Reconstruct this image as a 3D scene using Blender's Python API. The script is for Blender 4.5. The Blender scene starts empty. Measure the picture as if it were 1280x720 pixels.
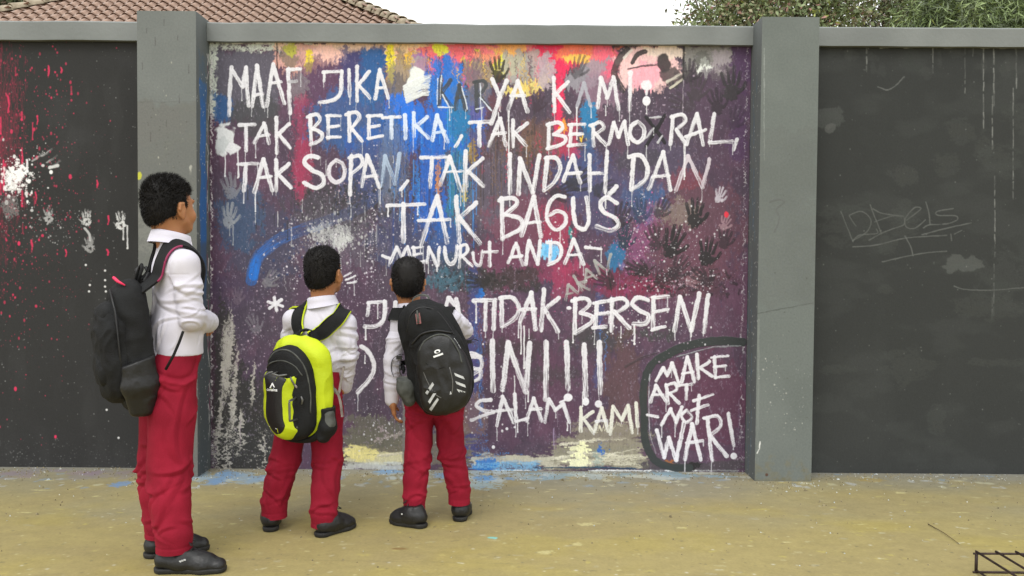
import bpy, math, time
import numpy as np
from mathutils import Vector, Matrix
T0 = time.time()
SC = bpy.context.scene
COL = SC.collection
# ------------------------------------------------------------------ camera
F = 1065.0; PITCH = math.radians(1.75); ROLL = math.radians(0.42)
CAM = np.array([0, -4.89, 1.205])
fw = np.array([0, math.cos(PITCH), -math.sin(PITCH)])
r0 = np.array([1, 0, 0.]); u0 = np.cross(r0, fw)
CR = r0*math.cos(ROLL)+u0*math.sin(ROLL); CU = np.cross(CR, fw)
cd = bpy.data.cameras.new('camera'); cam = bpy.data.objects.new('camera', cd); COL.objects.link(cam)
M = Matrix((tuple(CR), tuple(CU), tuple(-fw))).transposed().to_4x4(); M.translation = Vector(CAM)
cam.matrix_world = M
cd.sensor_width = 36; cd.lens = F/1280*36; cd.clip_end = 2000; cd.clip_start = 0.05
SC.camera = cam
SC.render.resolution_x = 1024; SC.render.resolution_y = 576
# ------------------------------------------------------------------ world and sun (bright overcast)
W = bpy.data.worlds.new('World'); SC.world = W; W.use_nodes = True
nt = W.node_tree; bg = nt.nodes['Background']
sky = nt.nodes.new('ShaderNodeTexSky'); sky.sky_type = 'NISHITA'; sky.sun_disc = False
SUN_EL, SUN_AZ = math.radians(58), math.radians(200)
sky.sun_elevation = SUN_EL; sky.sun_rotation = SUN_AZ; sky.dust_density = 4
hs = nt.nodes.new('ShaderNodeHueSaturation'); hs.inputs['Saturation'].default_value = 0.10
mx = nt.nodes.new('ShaderNodeMix'); mx.data_type = 'RGBA'; mx.inputs[0].default_value = 0.72
nt.links.new(sky.outputs[0], hs.inputs['Color']); nt.links.new(hs.outputs[0], mx.inputs[6])
mx.inputs[7].default_value = (9.2, 9.3, 9.2, 1)
nt.links.new(mx.outputs[2], bg.inputs[0]); bg.inputs[1].default_value = 0.13
sd = bpy.data.lights.new('sun', 'SUN'); sd.energy = 0.8; sd.angle = math.radians(25); sd.color = (1, .97, .92)
sun = bpy.data.objects.new('sun', sd); COL.objects.link(sun)
sv = Vector((math.sin(SUN_AZ)*math.cos(SUN_EL), math.cos(SUN_AZ)*math.cos(SUN_EL), math.sin(SUN_EL)))
sun.rotation_euler = sv.to_track_quat('Z', 'Y').to_euler()
SC.view_settings.view_transform = 'Standard'; SC.view_settings.look = 'None'
SC.view_settings.exposure = 0.62; SC.view_settings.gamma = 1
# ------------------------------------------------------------------ helpers
def at(px, py, Y):
    d = fw*F+CR*(px-640)-CU*(py-360); return CAM+d*((Y-CAM[1])/d[1])
def gr(px, py, z=0.0):
    d = fw*F+CR*(px-640)-CU*(py-360); return CAM+d*((z-CAM[2])/d[2])
def s2l(c): return tuple((x/255/12.92 if x/255 <= .04045 else ((x/255+.055)/1.055)**2.4) for x in c)
def tag(o, label=None, cat=None, group=None, kind=None):
    for k, v in (('label', label), ('category', cat), ('group', group), ('kind', kind)):
        if v: o[k] = v
    return o
def link(o, parent=None):
    COL.objects.link(o)
    if parent: o.parent = parent
    return o
def empty(name, loc, label, cat, group=None):
    o = bpy.data.objects.new(name, None); o.location = loc; o.empty_display_size = .1
    link(o); return tag(o, label, cat, group)
def mesh(name, V, Fc, mat, parent=None, smooth=True, matw=None, uv=None):
    """parent is an empty with pure translation; V in world coordinates unless matw given"""
    me = bpy.data.meshes.new(name)
    V = np.asarray(V, dtype=np.float32)
    if isinstance(Fc, np.ndarray) and Fc.ndim == 2:
        n, k = Fc.shape
        me.vertices.add(len(V)); me.loops.add(n*k); me.polygons.add(n)
        me.loops.foreach_set('vertex_index', Fc.astype(np.int32).ravel())
        me.polygons.foreach_set('loop_start', np.arange(0, n*k, k, dtype=np.int32))
        me.polygons.foreach_set('loop_total', np.full(n, k, dtype=np.int32))
        me.vertices.foreach_set('co', V.ravel()); me.update(calc_edges=True)
    else:
        me.from_pydata([tuple(map(float, v)) for v in V], [], [tuple(map(int, f)) for f in Fc]); me.update()
    me.validate()
    if smooth: me.polygons.foreach_set('use_smooth', np.ones(len(me.polygons), dtype=bool))
    o = bpy.data.objects.new(name, me)
    if mat: me.materials.append(mat)
    link(o)
    if parent is not None:
        o.parent = parent
        loc = Vector((0, 0, 0)); p = parent
        while p is not None: loc += p.location; p = p.parent
        o.location = -loc
    return o
class MB:
    def __init__(s): s.v = []; s.f = []
    def add(s, V, Fs):
        n = len(s.v); s.v += [tuple(v) for v in V]; s.f += [tuple(i+n for i in f) for f in Fs]; return s
    def box(s, lo, hi, Mx=None, ch=0.0):
        x0, y0, z0 = lo; x1, y1, z1 = hi
        V = [(x, y, z) for z in (z0, z1) for y in (y0, y1) for x in (x0, x1)]
        if Mx is not None: V = [tuple(Mx @ Vector(v)) for v in V]
        return s.add(V, [(0, 2, 3, 1), (4, 5, 7, 6), (0, 1, 5, 4), (2, 6, 7, 3), (0, 4, 6, 2), (1, 3, 7, 5)])
    def tube(s, pts, r, n=8, caps=True):
        pts = [Vector(p) for p in pts]; rs = r if hasattr(r, '__len__') else [r]*len(pts)
        rings = []; up = Vector((0.13, .21, 1)).normalized()
        for i, p in enumerate(pts):
            t = (pts[min(i+1, len(pts)-1)]-pts[max(i-1, 0)]).normalized()
            a = t.cross(up)
            if a.length < .05: a = t.cross(Vector((1, 0, 0)))
            a.normalize(); b = t.cross(a); up = b if False else up
            rings.append([p+(a*math.cos(2*math.pi*k/n)+b*math.sin(2*math.pi*k/n))*rs[i] for k in range(n)])
        V = [v for q in rings for v in q]; Fs = []
        for i in range(len(pts)-1):
            for k in range(n): Fs.append((i*n+k, i*n+(k+1) % n, (i+1)*n+(k+1) % n, (i+1)*n+k))
        if caps: Fs += [tuple(range(n))[::-1], tuple(range((len(pts)-1)*n, len(pts)*n))]
        return s.add(V, Fs)
    def build(s, name, mat, parent=None, smooth=False): return mesh(name, s.v, s.f, mat, parent, smooth)
# ------------------------------------------------------------------ noise
RT = np.random.RandomState(7).rand(8, 256, 256).astype(np.float32)
def vn2(x, y, seed=0):
    t = RT[seed % 8]; xi = np.floor(x).astype(np.int32); yi = np.floor(y).astype(np.int32)
    fx = (x-xi).astype(np.float32); fy = (y-yi).astype(np.float32)
    fx = fx*fx*(3-2*fx); fy = fy*fy*(3-2*fy)
    s = seed*37
    a = t[(yi+s) & 255, (xi+s) & 255]; b = t[(yi+s) & 255, (xi+1+s) & 255]
    c = t[(yi+1+s) & 255, (xi+s) & 255]; d = t[(yi+1+s) & 255, (xi+1+s) & 255]
    return (a+(b-a)*fx)*(1-fy)+(c+(d-c)*fx)*fy
def fbm2(x, y, seed=0, o=4):
    r = 0; a = .5; 
    for i in range(o): r = r+a*vn2(x*2**i+i*17.3, y*2**i+i*9.1, seed+i); a *= .5
    return r/(1-.5**o)
def vn3(P, seed=0):
    I = np.floor(P).astype(np.int64); f = (P-I).astype(np.float32); f = f*f*(3-2*f)
    out = 0
    for dx in (0, 1):
        for dy in (0, 1):
            for dz in (0, 1):
                h = ((I[:, 0]+dx)*73856093) ^ ((I[:, 1]+dy)*19349663) ^ ((I[:, 2]+dz)*83492791) ^ (seed*2654435)
                h = (h ^ (h >> 13))*1274126177; v = ((h >> 8) & 65535)/65535.
                w = (f[:, 0] if dx else 1-f[:, 0])*(f[:, 1] if dy else 1-f[:, 1])*(f[:, 2] if dz else 1-f[:, 2])
                out = out+v*w
    return out
def fbm3(P, seed=0, o=3):
    r = 0; a = .5
    for i in range(o): r = r+a*vn3(P*2**i, seed+i); a *= .5
    return r/(1-.5**o)
def ss(e0, e1, x): t = np.clip((x-e0)/(e1-e0), 0, 1); return t*t*(3-2*t)
# ------------------------------------------------------------------ materials
def mat(name, col, rough=.7, col2=None, scale=8, bump=0, bscale=40, spec=.5, metal=0, sheen=0, detail=6, stretch=(1, 1, 1), contrast=(.35, .65)):
    m = bpy.data.materials.new(name); m.use_nodes = True; n = m.node_tree; b = n.nodes['Principled BSDF']
    col = s2l(col)+(1,); b.inputs['Roughness'].default_value = rough; b.inputs['Metallic'].default_value = metal
    b.inputs['Specular IOR Level'].default_value = spec
    if sheen: b.inputs['Sheen Weight'].default_value = sheen; b.inputs['Sheen Roughness'].default_value = .5
    tc = n.nodes.new('ShaderNodeTexCoord'); mp = n.nodes.new('ShaderNodeMapping'); mp.inputs['Scale'].default_value = stretch
    n.links.new(tc.outputs['Object'], mp.inputs[0])
    if col2 is None: col2 = tuple(c*.82 for c in col[:3])
    else: col2 = s2l(col2)
    nz = n.nodes.new('ShaderNodeTexNoise'); nz.inputs['Scale'].default_value = scale; nz.inputs['Detail'].default_value = detail
    n.links.new(mp.outputs[0], nz.inputs['Vector'])
    cr = n.nodes.new('ShaderNodeValToRGB'); cr.color_ramp.elements[0].position = contrast[0]; cr.color_ramp.elements[1].position = contrast[1]
    cr.color_ramp.elements[0].color = tuple(col2)+(1,); cr.color_ramp.elements[1].color = col
    n.links.new(nz.outputs[0], cr.inputs[0]); n.links.new(cr.outputs[0], b.inputs['Base Color'])
    if bump:
        n2 = n.nodes.new('ShaderNodeTexNoise'); n2.inputs['Scale'].default_value = bscale; n2.inputs['Detail'].default_value = 5
        bp = n.nodes.new('ShaderNodeBump'); bp.inputs['Strength'].default_value = bump; bp.inputs['Distance'].default_value = .004
        n.links.new(mp.outputs[0], n2.inputs['Vector']); n.links.new(n2.outputs[0], bp.inputs['Height']); n.links.new(bp.outputs[0], b.inputs['Normal'])
    return m
def canvas_mat(name, cv, rough=.62, bump=.35, dist=.003, spec=.4):
    """a material whose paint layer was brushed by the code below"""
    h, w, _ = cv.c.shape
    im = bpy.data.images.new(name, w, h, alpha=True); im.alpha_mode = 'CHANNEL_PACKED'
    a = np.ones((h, w, 4), np.float32); cc = np.clip(cv.c, 0, 1); a[..., :3] = np.where(cc <= .0031308, cc*12.92, 1.055*np.power(np.maximum(cc, 1e-6), 1/2.4)-.055); a[..., 3] = np.clip(cv.h, 0, 1)
    im.pixels.foreach_set(a[::-1].ravel()); im.update(); im.pack()
    m = bpy.data.materials.new(name); m.use_nodes = True; n = m.node_tree; b = n.nodes['Principled BSDF']
    b.inputs['Specular IOR Level'].default_value = spec
    t = n.nodes.new('ShaderNodeTexImage'); t.image = im; t.extension = 'EXTEND'; t.interpolation = 'Cubic'
    tc = n.nodes.new('ShaderNodeTexCoord'); nz = n.nodes.new('ShaderNodeTexNoise'); nz.inputs['Scale'].default_value = 90; nz.inputs['Detail'].default_value = 4
    n.links.new(tc.outputs['Object'], nz.inputs['Vector'])
    mr = n.nodes.new('ShaderNodeMapRange'); mr.inputs[3].default_value = .82; mr.inputs[4].default_value = 1.18
    n.links.new(nz.outputs[0], mr.inputs[0])
    mm = n.nodes.new('ShaderNodeVectorMath'); mm.operation = 'MULTIPLY'
    n.links.new(t.outputs['Color'], mm.inputs[0]); n.links.new(mr.outputs[0], mm.inputs[1]); n.links.new(mm.outputs[0], b.inputs['Base Color'])
    mq = n.nodes.new('ShaderNodeMapping'); mq.inputs['Scale'].default_value = (1, 1, .55); n.links.new(tc.outputs['Object'], mq.inputs[0])
    nq = n.nodes.new('ShaderNodeTexNoise'); nq.inputs['Scale'].default_value = 13; nq.inputs['Detail'].default_value = 6; nq.inputs['Roughness'].default_value = .65; nq.inputs['Distortion'].default_value = .6
    n.links.new(mq.outputs[0], nq.inputs['Vector']); aq = n.nodes.new('ShaderNodeMath'); aq.operation = 'MULTIPLY_ADD'; aq.inputs[1].default_value = 2.6
    n.links.new(nq.outputs[0], aq.inputs[0]); n.links.new(nz.outputs[0], aq.inputs[2])
    ad = n.nodes.new('ShaderNodeMath'); ad.operation = 'MULTIPLY_ADD'; ad.inputs[1].default_value = .35
    n.links.new(aq.outputs[0], ad.inputs[0]); n.links.new(t.outputs['Alpha'], ad.inputs[2])
    bp = n.nodes.new('ShaderNodeBump'); bp.inputs['Strength'].default_value = bump; bp.inputs['Distance'].default_value = dist
    n.links.new(ad.outputs[0], bp.inputs['Height']); n.links.new(bp.outputs[0], b.inputs['Normal'])
    r = n.nodes.new('ShaderNodeMapRange'); r.inputs[3].default_value = rough+.12; r.inputs[4].default_value = rough-.12
    n.links.new(t.outputs['Alpha'], r.inputs[0]); n.links.new(r.outputs[0], b.inputs['Roughness'])
    return m
# ------------------------------------------------------------------ paint canvas in wall metres (u = X or depth, v = Z)
def hexc(c): return np.array(s2l(c), np.float32)
class Canvas:
    def __init__(s, u0, u1, v0, v1, res, base, conv):
        s.u0, s.u1, s.v0, s.v1, s.res = u0, u1, v0, v1, res
        s.w = int(round((u1-u0)*res)); s.hh = int(round((v1-v0)*res))
        s.c = np.empty((s.hh, s.w, 3), np.float32); s.c[:] = hexc(base); s.h = np.zeros((s.hh, s.w), np.float32)
        s.conv = conv; s.k = 1.0; s.sd = 1; s.rng = np.random.RandomState(5)
        p = conv(600, 300); q = conv(610, 300); s.k = abs(q[0]-p[0])/10*res
    def P(s, x, y):
        u, v = s.conv(x, y); return (u-s.u0)*s.res, (s.v1-v)*s.res
    def box(s, x0, y0, x1, y1):
        x0 = max(0, int(x0)); y0 = max(0, int(y0)); x1 = min(s.w, int(x1)+2); y1 = min(s.hh, int(y1)+2)
        if x1 <= x0 or y1 <= y0: return None
        return x0, y0, x1, y1, np.arange(x0, x1, dtype=np.float32)[None, :], np.arange(y0, y1, dtype=np.float32)[:, None]
    def put(s, b, m, col, hgt=.5):
        x0, y0, x1, y1 = b[:4]; m3 = m[..., None]; r = s.c[y0:y1, x0:x1]; r += (col-r)*m3
        hh = s.h[y0:y1, x0:x1]; hh += (hgt-hh)*m
    def blob(s, cx, cy, rx, ry, col, a=1, edge=.5, st=(1, 1), fs=.12, rot=0, soft=.12, grain=.0, hgt=.25):
        s.sd += 1; X, Y = s.P(cx, cy); rx *= s.k; ry *= s.k; R = max(rx, ry)*1.6
        b = s.box(X-R, Y-R, X+R, Y+R)
        if b is None: return
        dx = b[4]-X; dy = b[5]-Y; ca, sa = math.cos(rot), math.sin(rot)
        qx = (dx*ca+dy*sa)/rx; qy = (-dx*sa+dy*ca)/ry
        n = fbm2((dx+dy*0)/s.k*fs*st[0]+s.sd*3.1, (dy+dx*0)/s.k*fs*st[1]+s.sd*1.7, s.sd, 4)
        q = np.sqrt(qx*qx+qy*qy)+edge*(n-.5)*2
        m = ss(1+soft, 1-soft, q)*a
        if grain:
            g = fbm2(b[4]/s.k*.7*st[0], b[5]/s.k*.7*st[1], s.sd+3, 3); m = m*ss(grain-.12, grain+.12, g+(1-q)*.25)
        s.put(b, m, hexc(col), hgt)
    def stroke(s, pts, w=5.5, col=(236, 236, 240), a=.95, dry=.35, hgt=.9, smooth=False, jit=.6):
        s.sd += 1
        if smooth and len(pts) > 2:
            Q = [np.array(p, float) for p in pts]; Q = [Q[0]]+Q+[Q[-1]]; out = []
            for i in range(1, len(Q)-2):
                for t in np.linspace(0, 1, 5, endpoint=False):
                    out.append(.5*((2*Q[i])+(-Q[i-1]+Q[i+1])*t+(2*Q[i-1]-5*Q[i]+4*Q[i+1]-Q[i+2])*t*t+(-Q[i-1]+3*Q[i]-3*Q[i+1]+Q[i+2])*t**3))
            out.append(Q[-2]); pts = out
        P = np.array([s.P(*p) for p in pts], np.float32); hw = w*s.k/2
        lo = P.min(0)-hw*1.8-2; hi = P.max(0)+hw*1.8+2
        b = s.box(lo[0], lo[1], hi[0], hi[1])
        if b is None: return
        best = None; cum = 0
        for i in range(len(P)-1):
            d = P[i+1]-P[i]; L = float(np.hypot(*d))+1e-6; d = d/L
            qx = b[4]-P[i][0]; qy = b[5]-P[i][1]; t = np.clip(qx*d[0]+qy*d[1], 0, L); v = qx*-d[1]+qy*d[0]
            ex = qx-t*d[0]; ey = qy-t*d[1]; dist = np.sqrt(ex*ex+ey*ey)
            if best is None: best = dist; V = v; U = t+cum
            else:
                k = dist < best; best = np.where(k, dist, best); V = np.where(k, v, V); U = np.where(k, t+cum, U)
            cum += L
        k = s.k
        wob = (vn2(U/k*.18, np.sign(V)*7+s.sd, s.sd)-.5)*jit*k*1.6+(vn2(U/k*.9, np.sign(V)*9+s.sd, s.sd+1)-.5)*jit*k*.9
        m = ss(.9, -.9, best-hw-wob)
        br = vn2(V/k*2.1+s.sd*5, U/k*.05+s.sd, s.sd+2)*.6+vn2(V/k*4.5+s.sd*5, U/k*.12, s.sd+4)*.4
        pr = U/max(cum, 1)
        thr = dry*(.25+.75*pr)
        al = a*(1-.85*ss(-.10, .16, thr-br))
        tone = .86+.22*br
        s.put(b, m*al, hexc(col)*1.0, hgt)
        x0, y0, x1, y1 = b[:4]; r = s.c[y0:y1, x0:x1]; r *= (1+(tone-1)*(m*al))[..., None]
    def drip(s, x, y, L, w=1.1, col=(232, 232, 236), a=.85):
        n = 5; pts = [(x+s.rng.uniform(-.25, .25), y+L*i/n) for i in range(n+1)]
        s.stroke(pts, w, col, a, .12, .8, jit=.35)
        if L > 8: s.dot(x, y+L, w*.75, col, a)
    def dot(s, x, y, r, col, a=.9, el=1.0):
        X, Y = s.P(x, y); R = r*s.k; b = s.box(X-R*1.2-2, Y-R*el-2, X+R*1.2+2, Y+R*el+2)
        if b is None: return
        q = np.sqrt((b[4]-X)**2+((b[5]-Y)/el)**2)
        s.put(b, ss(.8, -.8, q-R)*a, hexc(col), .8)
    def splat(s, cx, cy, rx, ry, n, col, r0=.35, r1=1.6, a=.8, el=1.0, gauss=True):
        g = s.rng
        for i in range(n):
            if gauss: x, y = cx+g.randn()*rx*.5, cy+g.randn()*ry*.5
            else: x, y = cx+g.uniform(-rx, rx), cy+g.uniform(-ry, ry)
            r = r0+(r1-r0)*g.rand()**3.5
            s.dot(x, y, r, col, a*g.uniform(.5, 1), el*g.uniform(.8, 1.3))
    def hand(s, cx, cy, sz, ang=0, col=(40, 40, 42), a=.8, hole=.5, flip=1, grain=.3):
        ca, sa = math.cos(ang), math.sin(ang)
        def tr(x, y): x *= flip; return cx+(x*ca-y*sa)*sz, cy+(x*sa+y*ca)*sz
        s.blob(*tr(0, 4), 6.5*sz, 7*sz, col, a, .45, fs=.35, rot=ang, grain=grain, hgt=.6)
        for dx, dy, L, t in ((-5.2, -2, 9, -.32), (-1.8, -4, 12, -.1), (1.7, -4, 12.5, .06), (5, -2, 10, .24)):
            s.stroke([tr(dx, dy), tr(dx+math.sin(t)*L*.55, dy-L*.55), tr(dx+math.sin(t)*L, dy-L)], 3.0*sz, col, a, .45, .6)
        s.stroke([tr(6, 5), tr(10, 1), tr(12, -3)], 3.2*sz, col, a, .4, .6)
    def rect(s, x0, y0, x1, y1, col, a=1, edge=6, st=(1, 1), fs=.12, grain=0, hgt=.2):
        s.sd += 1; X0, Y0 = s.P(x0, y0); X1, Y1 = s.P(x1, y1); e = edge*s.k
        b = s.box(X0-e*2, Y0-e*2, X1+e*2, Y1+e*2)
        if b is None: return
        n = (fbm2(b[4]/s.k*fs*st[0]+s.sd*3, b[5]/s.k*fs*st[1]+s.sd, s.sd, 4)-.5)*2*e*1.5
        d = np.maximum(np.maximum(X0-b[4], b[4]-X1), np.maximum(Y0-b[5], b[5]-Y1))+n
        m = ss(e*.35+.8, -e*.35-.8, d)*a
        if grain:
            g = fbm2(b[4]/s.k*.6*st[0], b[5]/s.k*.6*st[1], s.sd+3, 3); m = m*ss(grain-.12, grain+.12, g)
        s.put(b, m, hexc(col), hgt)
    def mottle(s, cols, scale=.02, st=(1, 1), a=.5, seed=3, o=5):
        for i, c in enumerate(cols):
            for y in range(0, s.hh, 400):
                b = s.box(0, y, s.w, min(y+398, s.hh-2)); 
                if b is None: continue
                n = fbm2(b[4]/s.k*scale*st[0]+i*31, b[5]/s.k*scale*st[1]+i*17, seed+i*2, o)
                s.put(b, ss(.5, .72, n)*a, hexc(c), .15)
def _warp(s, ay=7, ax=2.5, seed=4, fx=.55, fy=.05):
    Y, X = np.mgrid[0:s.hh, 0:s.w].astype(np.float32); k = s.k
    dy = (vn2(X/k*fx, Y/k*fy, seed)-.5)*2*ay*k+(vn2(X/k*1.1, Y/k*.7, seed+1)-.5)*2*1.6*k; dx = (vn2(X/k*.25, Y/k*.5, seed+2)-.5)*2*ax*k+(vn2(X/k*1.2, Y/k*1.1, seed+3)-.5)*1.6*k
    m = ss(s.hh-34*k, s.hh-60*k, Y); dy = dy*(.12+.88*m)*(.35+.65*ss(8*k, 34*k, Y)); dx = dx*(1+2*(1-m))
    yi = np.clip(Y+dy, 0, s.hh-1).astype(int); xi = np.clip(X+dx, 0, s.w-1).astype(int); s.c = s.c[yi, xi].copy()
Canvas.warp = _warp
wallc = lambda x, y: (lambda q: (q[0], q[2]))(at(x, y, 0.0))
# ------------------------------------------------------------------ the mural
WH = (226, 225, 231)
def paint_mural():
    c = Canvas(-1.76, 1.38, 0, 2.45, 470, (80, 61, 80), wallc)
    S, B, R, D, SP = c.stroke, c.blob, c.rect, c.drip, c.splat
    c.mottle([(70, 58, 84), (98, 62, 84), (72, 66, 78)], .012, (1, .8), .6, 3)
    c.mottle([(60, 52, 66), (108, 76, 98)], .07, (1, .5), .35, 11)
    # broad colour fields
    R(262, 60, 345, 150, (86, 84, 96), .9, 8, st=(1.5, .5))
    R(262, 55, 345, 64, (206, 212, 200), .9, 5, grain=.38)
    R(255, 55, 271, 143, (200, 206, 196), .95, 4, st=(2, .5), grain=.36)
    R(268, 120, 290, 150, (36, 84, 136), .85, 4)
    B(320, 145, 30, 26, (66, 66, 70), .8, .4, (1.5, .6))
    R(345, 52, 560, 66, (232, 196, 172), .95, 5)
    B(375, 74, 30, 18, (212, 160, 148), .9, .5); B(362, 70, 12, 14, (120, 106, 92), .8); B(410, 68, 22, 12, (238, 190, 176), .95)
    B(386, 76, 5, 16, (240, 216, 50), .95, .3, (2, .5)); B(362, 62, 7, 9, (190, 190, 60), .8)
    R(378, 76, 480, 140, (92, 62, 92), .75, 10); R(424, 60, 480, 120, (56, 60, 112), .8, 8, (2, .5))
    R(448, 62, 483, 130, (34, 88, 146), .9, 7, (2, .4)); B(372, 110, 14, 18, (122, 112, 120), .8, grain=.4)
    R(368, 125, 384, 240, (158, 56, 92), .62, 9, (2, .4)); B(378, 210, 12, 40, (166, 48, 84), .5, .5)
    R(484, 54, 530, 96, (240, 200, 150), .95, 6, (2, .5)); B(488, 75, 5, 26, (240, 220, 40), .95, .3, (3, .4)); B(520, 76, 22, 14, (244, 196, 60), .95)
    B(532, 80, 14, 8, (244, 160, 40), .9); B(500, 100, 16, 36, (118, 112, 104), .75, .6, (3, .3))
    B(570, 64, 55, 12, (236, 104, 112), .95, .5, (.5, 1)); B(556, 84, 26, 16, (226, 110, 128), .9); B(548, 60, 10, 8, (226, 224, 60), .95)
    R(590, 54, 720, 66, (238, 122, 128), .95, 5, (.5, 1)); B(620, 78, 34, 16, (224, 216, 74), .95, .5); B(636, 62, 22, 8, (240, 170, 96), .9)
    B(606, 72, 20, 8, (238, 120, 120), .8); B(690, 70, 32, 22, (230, 44, 88), .97, .4, (1.5, .7)); B(650, 84, 30, 20, (168, 164, 160), .85, .6, (1.5, .6))
    B(660, 108, 34, 8, (226, 206, 120), .9, .5, (1, 1), rot=-.35); R(694, 60, 703, 165, (226, 46, 92), .9, 5, (3, .4)); B(680, 88, 12, 22, (178, 160, 170), .9)
    B(730, 64, 38, 13, (242, 120, 90), .95, .5, (.4, 1.4)); B(725, 72, 24, 5, (246, 200, 90), .9, .4, (.4, 2)); B(756, 78, 20, 24, (238, 100, 130), .85, .5)
    B(735, 92, 30, 14, (150, 146, 156), .85, .6, rot=-.5); B(748, 112, 26, 22, (150, 120, 140), .6, .6)
    B(597, 92, 22, 22, (140, 118, 120), .85, .6, (2, .5)); B(604, 104, 14, 8, (176, 150, 90), .5)
    # pink head shape with black brush marks
    B(810, 84, 40, 28, (238, 196, 196), .97, .35); B(806, 94, 24, 16, (236, 160, 178), .8); B(832, 64, 26, 8, (234, 214, 200), .9)
    R(855, 56, 914, 96, (132, 130, 126), .9, 6, (1, .6)); R(888, 62, 914, 88, (160, 150, 156), .8, 5, (2, .6)); B(880, 84, 8, 12, (228, 232, 226), .9, .5); B(876, 72, 12, 10, (92, 92, 88), .7)
    R(914, 56, 936, 200, (80, 56, 88), .9, 6); B(890, 120, 44, 34, (78, 60, 80), .75, .5)
    # the blues
    B(556, 104, 22, 34, (30, 112, 204), .97, .4, (2, .6)); B(554, 84, 8, 14, (30, 104, 196), .95)
    R(486, 128, 604, 190, (28, 104, 204), .93, 16, (2.2, .5)); R(520, 150, 560, 292, (30, 96, 190), .85, 14, (3, .3)); B(500, 150, 24, 30, (26, 110, 220), .95, .5)
    B(440, 150, 50, 40, (44, 92, 150), .7, .6, (2, .5)); B(470, 178, 40, 20, (34, 90, 170), .7, .6, (2, .5)); B(525, 90, 12, 26, (26, 100, 190), .6, .5, (3, .5))
    B(462, 220, 34, 40, (62, 76, 120), .75, .5); B(490, 200, 18, 60, (104, 116, 134), .6, .6, (4, .3)); B(500, 300, 40, 36, (58, 72, 108), .6, .5)
    B(575, 150, 16, 30, (30, 116, 160), .8, .5, (3, .4)); B(572, 230, 16, 50, (40, 130, 160), .7, .6, (4, .3)); B(560, 300, 26, 26, (44, 90, 150), .6, .5)
    B(590, 190, 5, 14, (214, 180, 40), .9, .3, (3, .4)); B(547, 225, 3, 26, (200, 130, 40), .85, .4, (3, .4)); B(580, 240, 4, 10, (210, 180, 50), .7); 
    B(735, 143, 10, 18, (36, 120, 172), .95, .35); R(728, 150, 742, 210, (44, 110, 160), .6, 6, (3, .4)); B(724, 215, 34, 36, (66, 76, 120), .75, .6)
    B(770, 320, 12, 17, (40, 106, 152), .9, .3); B(806, 250, 30, 26, (52, 92, 140), .8, .6); B(760, 250, 40, 40, (76, 76, 110), .6, .6)
    B(820, 205, 50, 30, (82, 72, 96), .7, .5); B(800, 200, 30, 14, (60, 60, 66), .5, .6, (1, 2)); B(600, 130, 20, 18, (110, 66, 70), .5)
    R(586, 160, 680, 200, (92, 72, 74), .7, 12, (3, .4)); R(652, 150, 690, 190, (120, 86, 70), .5, 8, (4, .3)); R(690, 150, 720, 196, (196, 52, 88), .6, 8, (3, .3))
    B(704, 158, 5, 8, (230, 150, 50), .9, .4, (2, .5)); B(728, 172, 4, 3, (230, 190, 60), .9)
    B(620, 240, 44, 50, (92, 86, 100), .7, .6); B(660, 280, 50, 34, (118, 64, 84), .6, .6); R(680, 262, 712, 340, (166, 48, 82), .6, 12, (2, .4)); B(700, 340, 40, 16, (150, 46, 84), .55, .6)
    B(640, 330, 60, 30, (110, 56, 82), .7, .6); R(690, 330, 720, 372, (170, 60, 96), .4, 6, (3, .4))
    B(686, 313, 13, 12, (130, 200, 240), .97, .2); B(689, 314, 10, 9, (90, 170, 225), .7, .4); B(712, 288, 2.5, 6, (40, 140, 140), .9)
    # speckled greys, arc of blue
    B(420, 262, 60, 34, (62, 62, 68), .75, .7, grain=.42); B(420, 300, 60, 40, (96, 92, 104), .5, .6, grain=.42); B(330, 300, 50, 50, (66, 66, 88), .7, .6); B(300, 270, 30, 40, (52, 82, 114), .6, .6)
    B(412, 294, 30, 14, (180, 182, 182), .7, .8, grain=.5); B(425, 302, 14, 10, (206, 208, 206), .7, .8, grain=.5)
    B(580, 350, 46, 14, (62, 56, 60), .85, .6); B(640, 348, 40, 14, (54, 50, 50), .8, .7); B(560, 330, 26, 16, (56, 70, 86), .7, .7); B(560, 350, 30, 12, (66, 110, 130), .7, .7, grain=.45)
    B(600, 368, 5, 9, (34, 108, 186), .95, .3); R(585, 330, 596, 600, (52, 74, 140), .5, 4, (3, .3)); R(745, 340, 752, 480, (60, 84, 140), .4, 4, (3, .3))
    B(830, 350, 90, 20, (72, 48, 60), .8, .6); B(780, 352, 60, 14, (122, 40, 72), .6, .6); B(800, 362, 50, 10, (134, 44, 76), .5, .6); B(870, 290, 60, 70, (104, 66, 78), .55, .5); B(800, 300, 14, 60, (150, 80, 130), .45, .7, grain=.45, rot=.35)
    B(848, 266, 26, 18, (140, 132, 120), .5, .7, grain=.42); B(858, 224, 20, 14, (130, 60, 72), .5)
    R(775, 412, 840, 422, (64, 66, 66), .8, 7); R(590, 424, 680, 446, (62, 56, 60), .65, 9); R(700, 424, 780, 440, (66, 66, 68), .6, 8); R(660, 460, 720, 478, (66, 62, 66), .6, 8)
    R(712, 408, 760, 428, (62, 64, 64), .7, 6)
    B(780, 500, 26, 80, (98, 72, 66), .45, .6); B(880, 500, 60, 60, (92, 52, 74), .7, .4)
    # lower left black with scraped white
    B(300, 540, 40, 80, (44, 44, 44), .95, .35, (1.6, .6)); B(276, 480, 18, 100, (52, 50, 50), .9, .4, (2, .4)); B(330, 560, 24, 60, (48, 46, 46), .9, .4); R(262, 520, 345, 590, (46, 46, 46), .9, 8)
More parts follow.
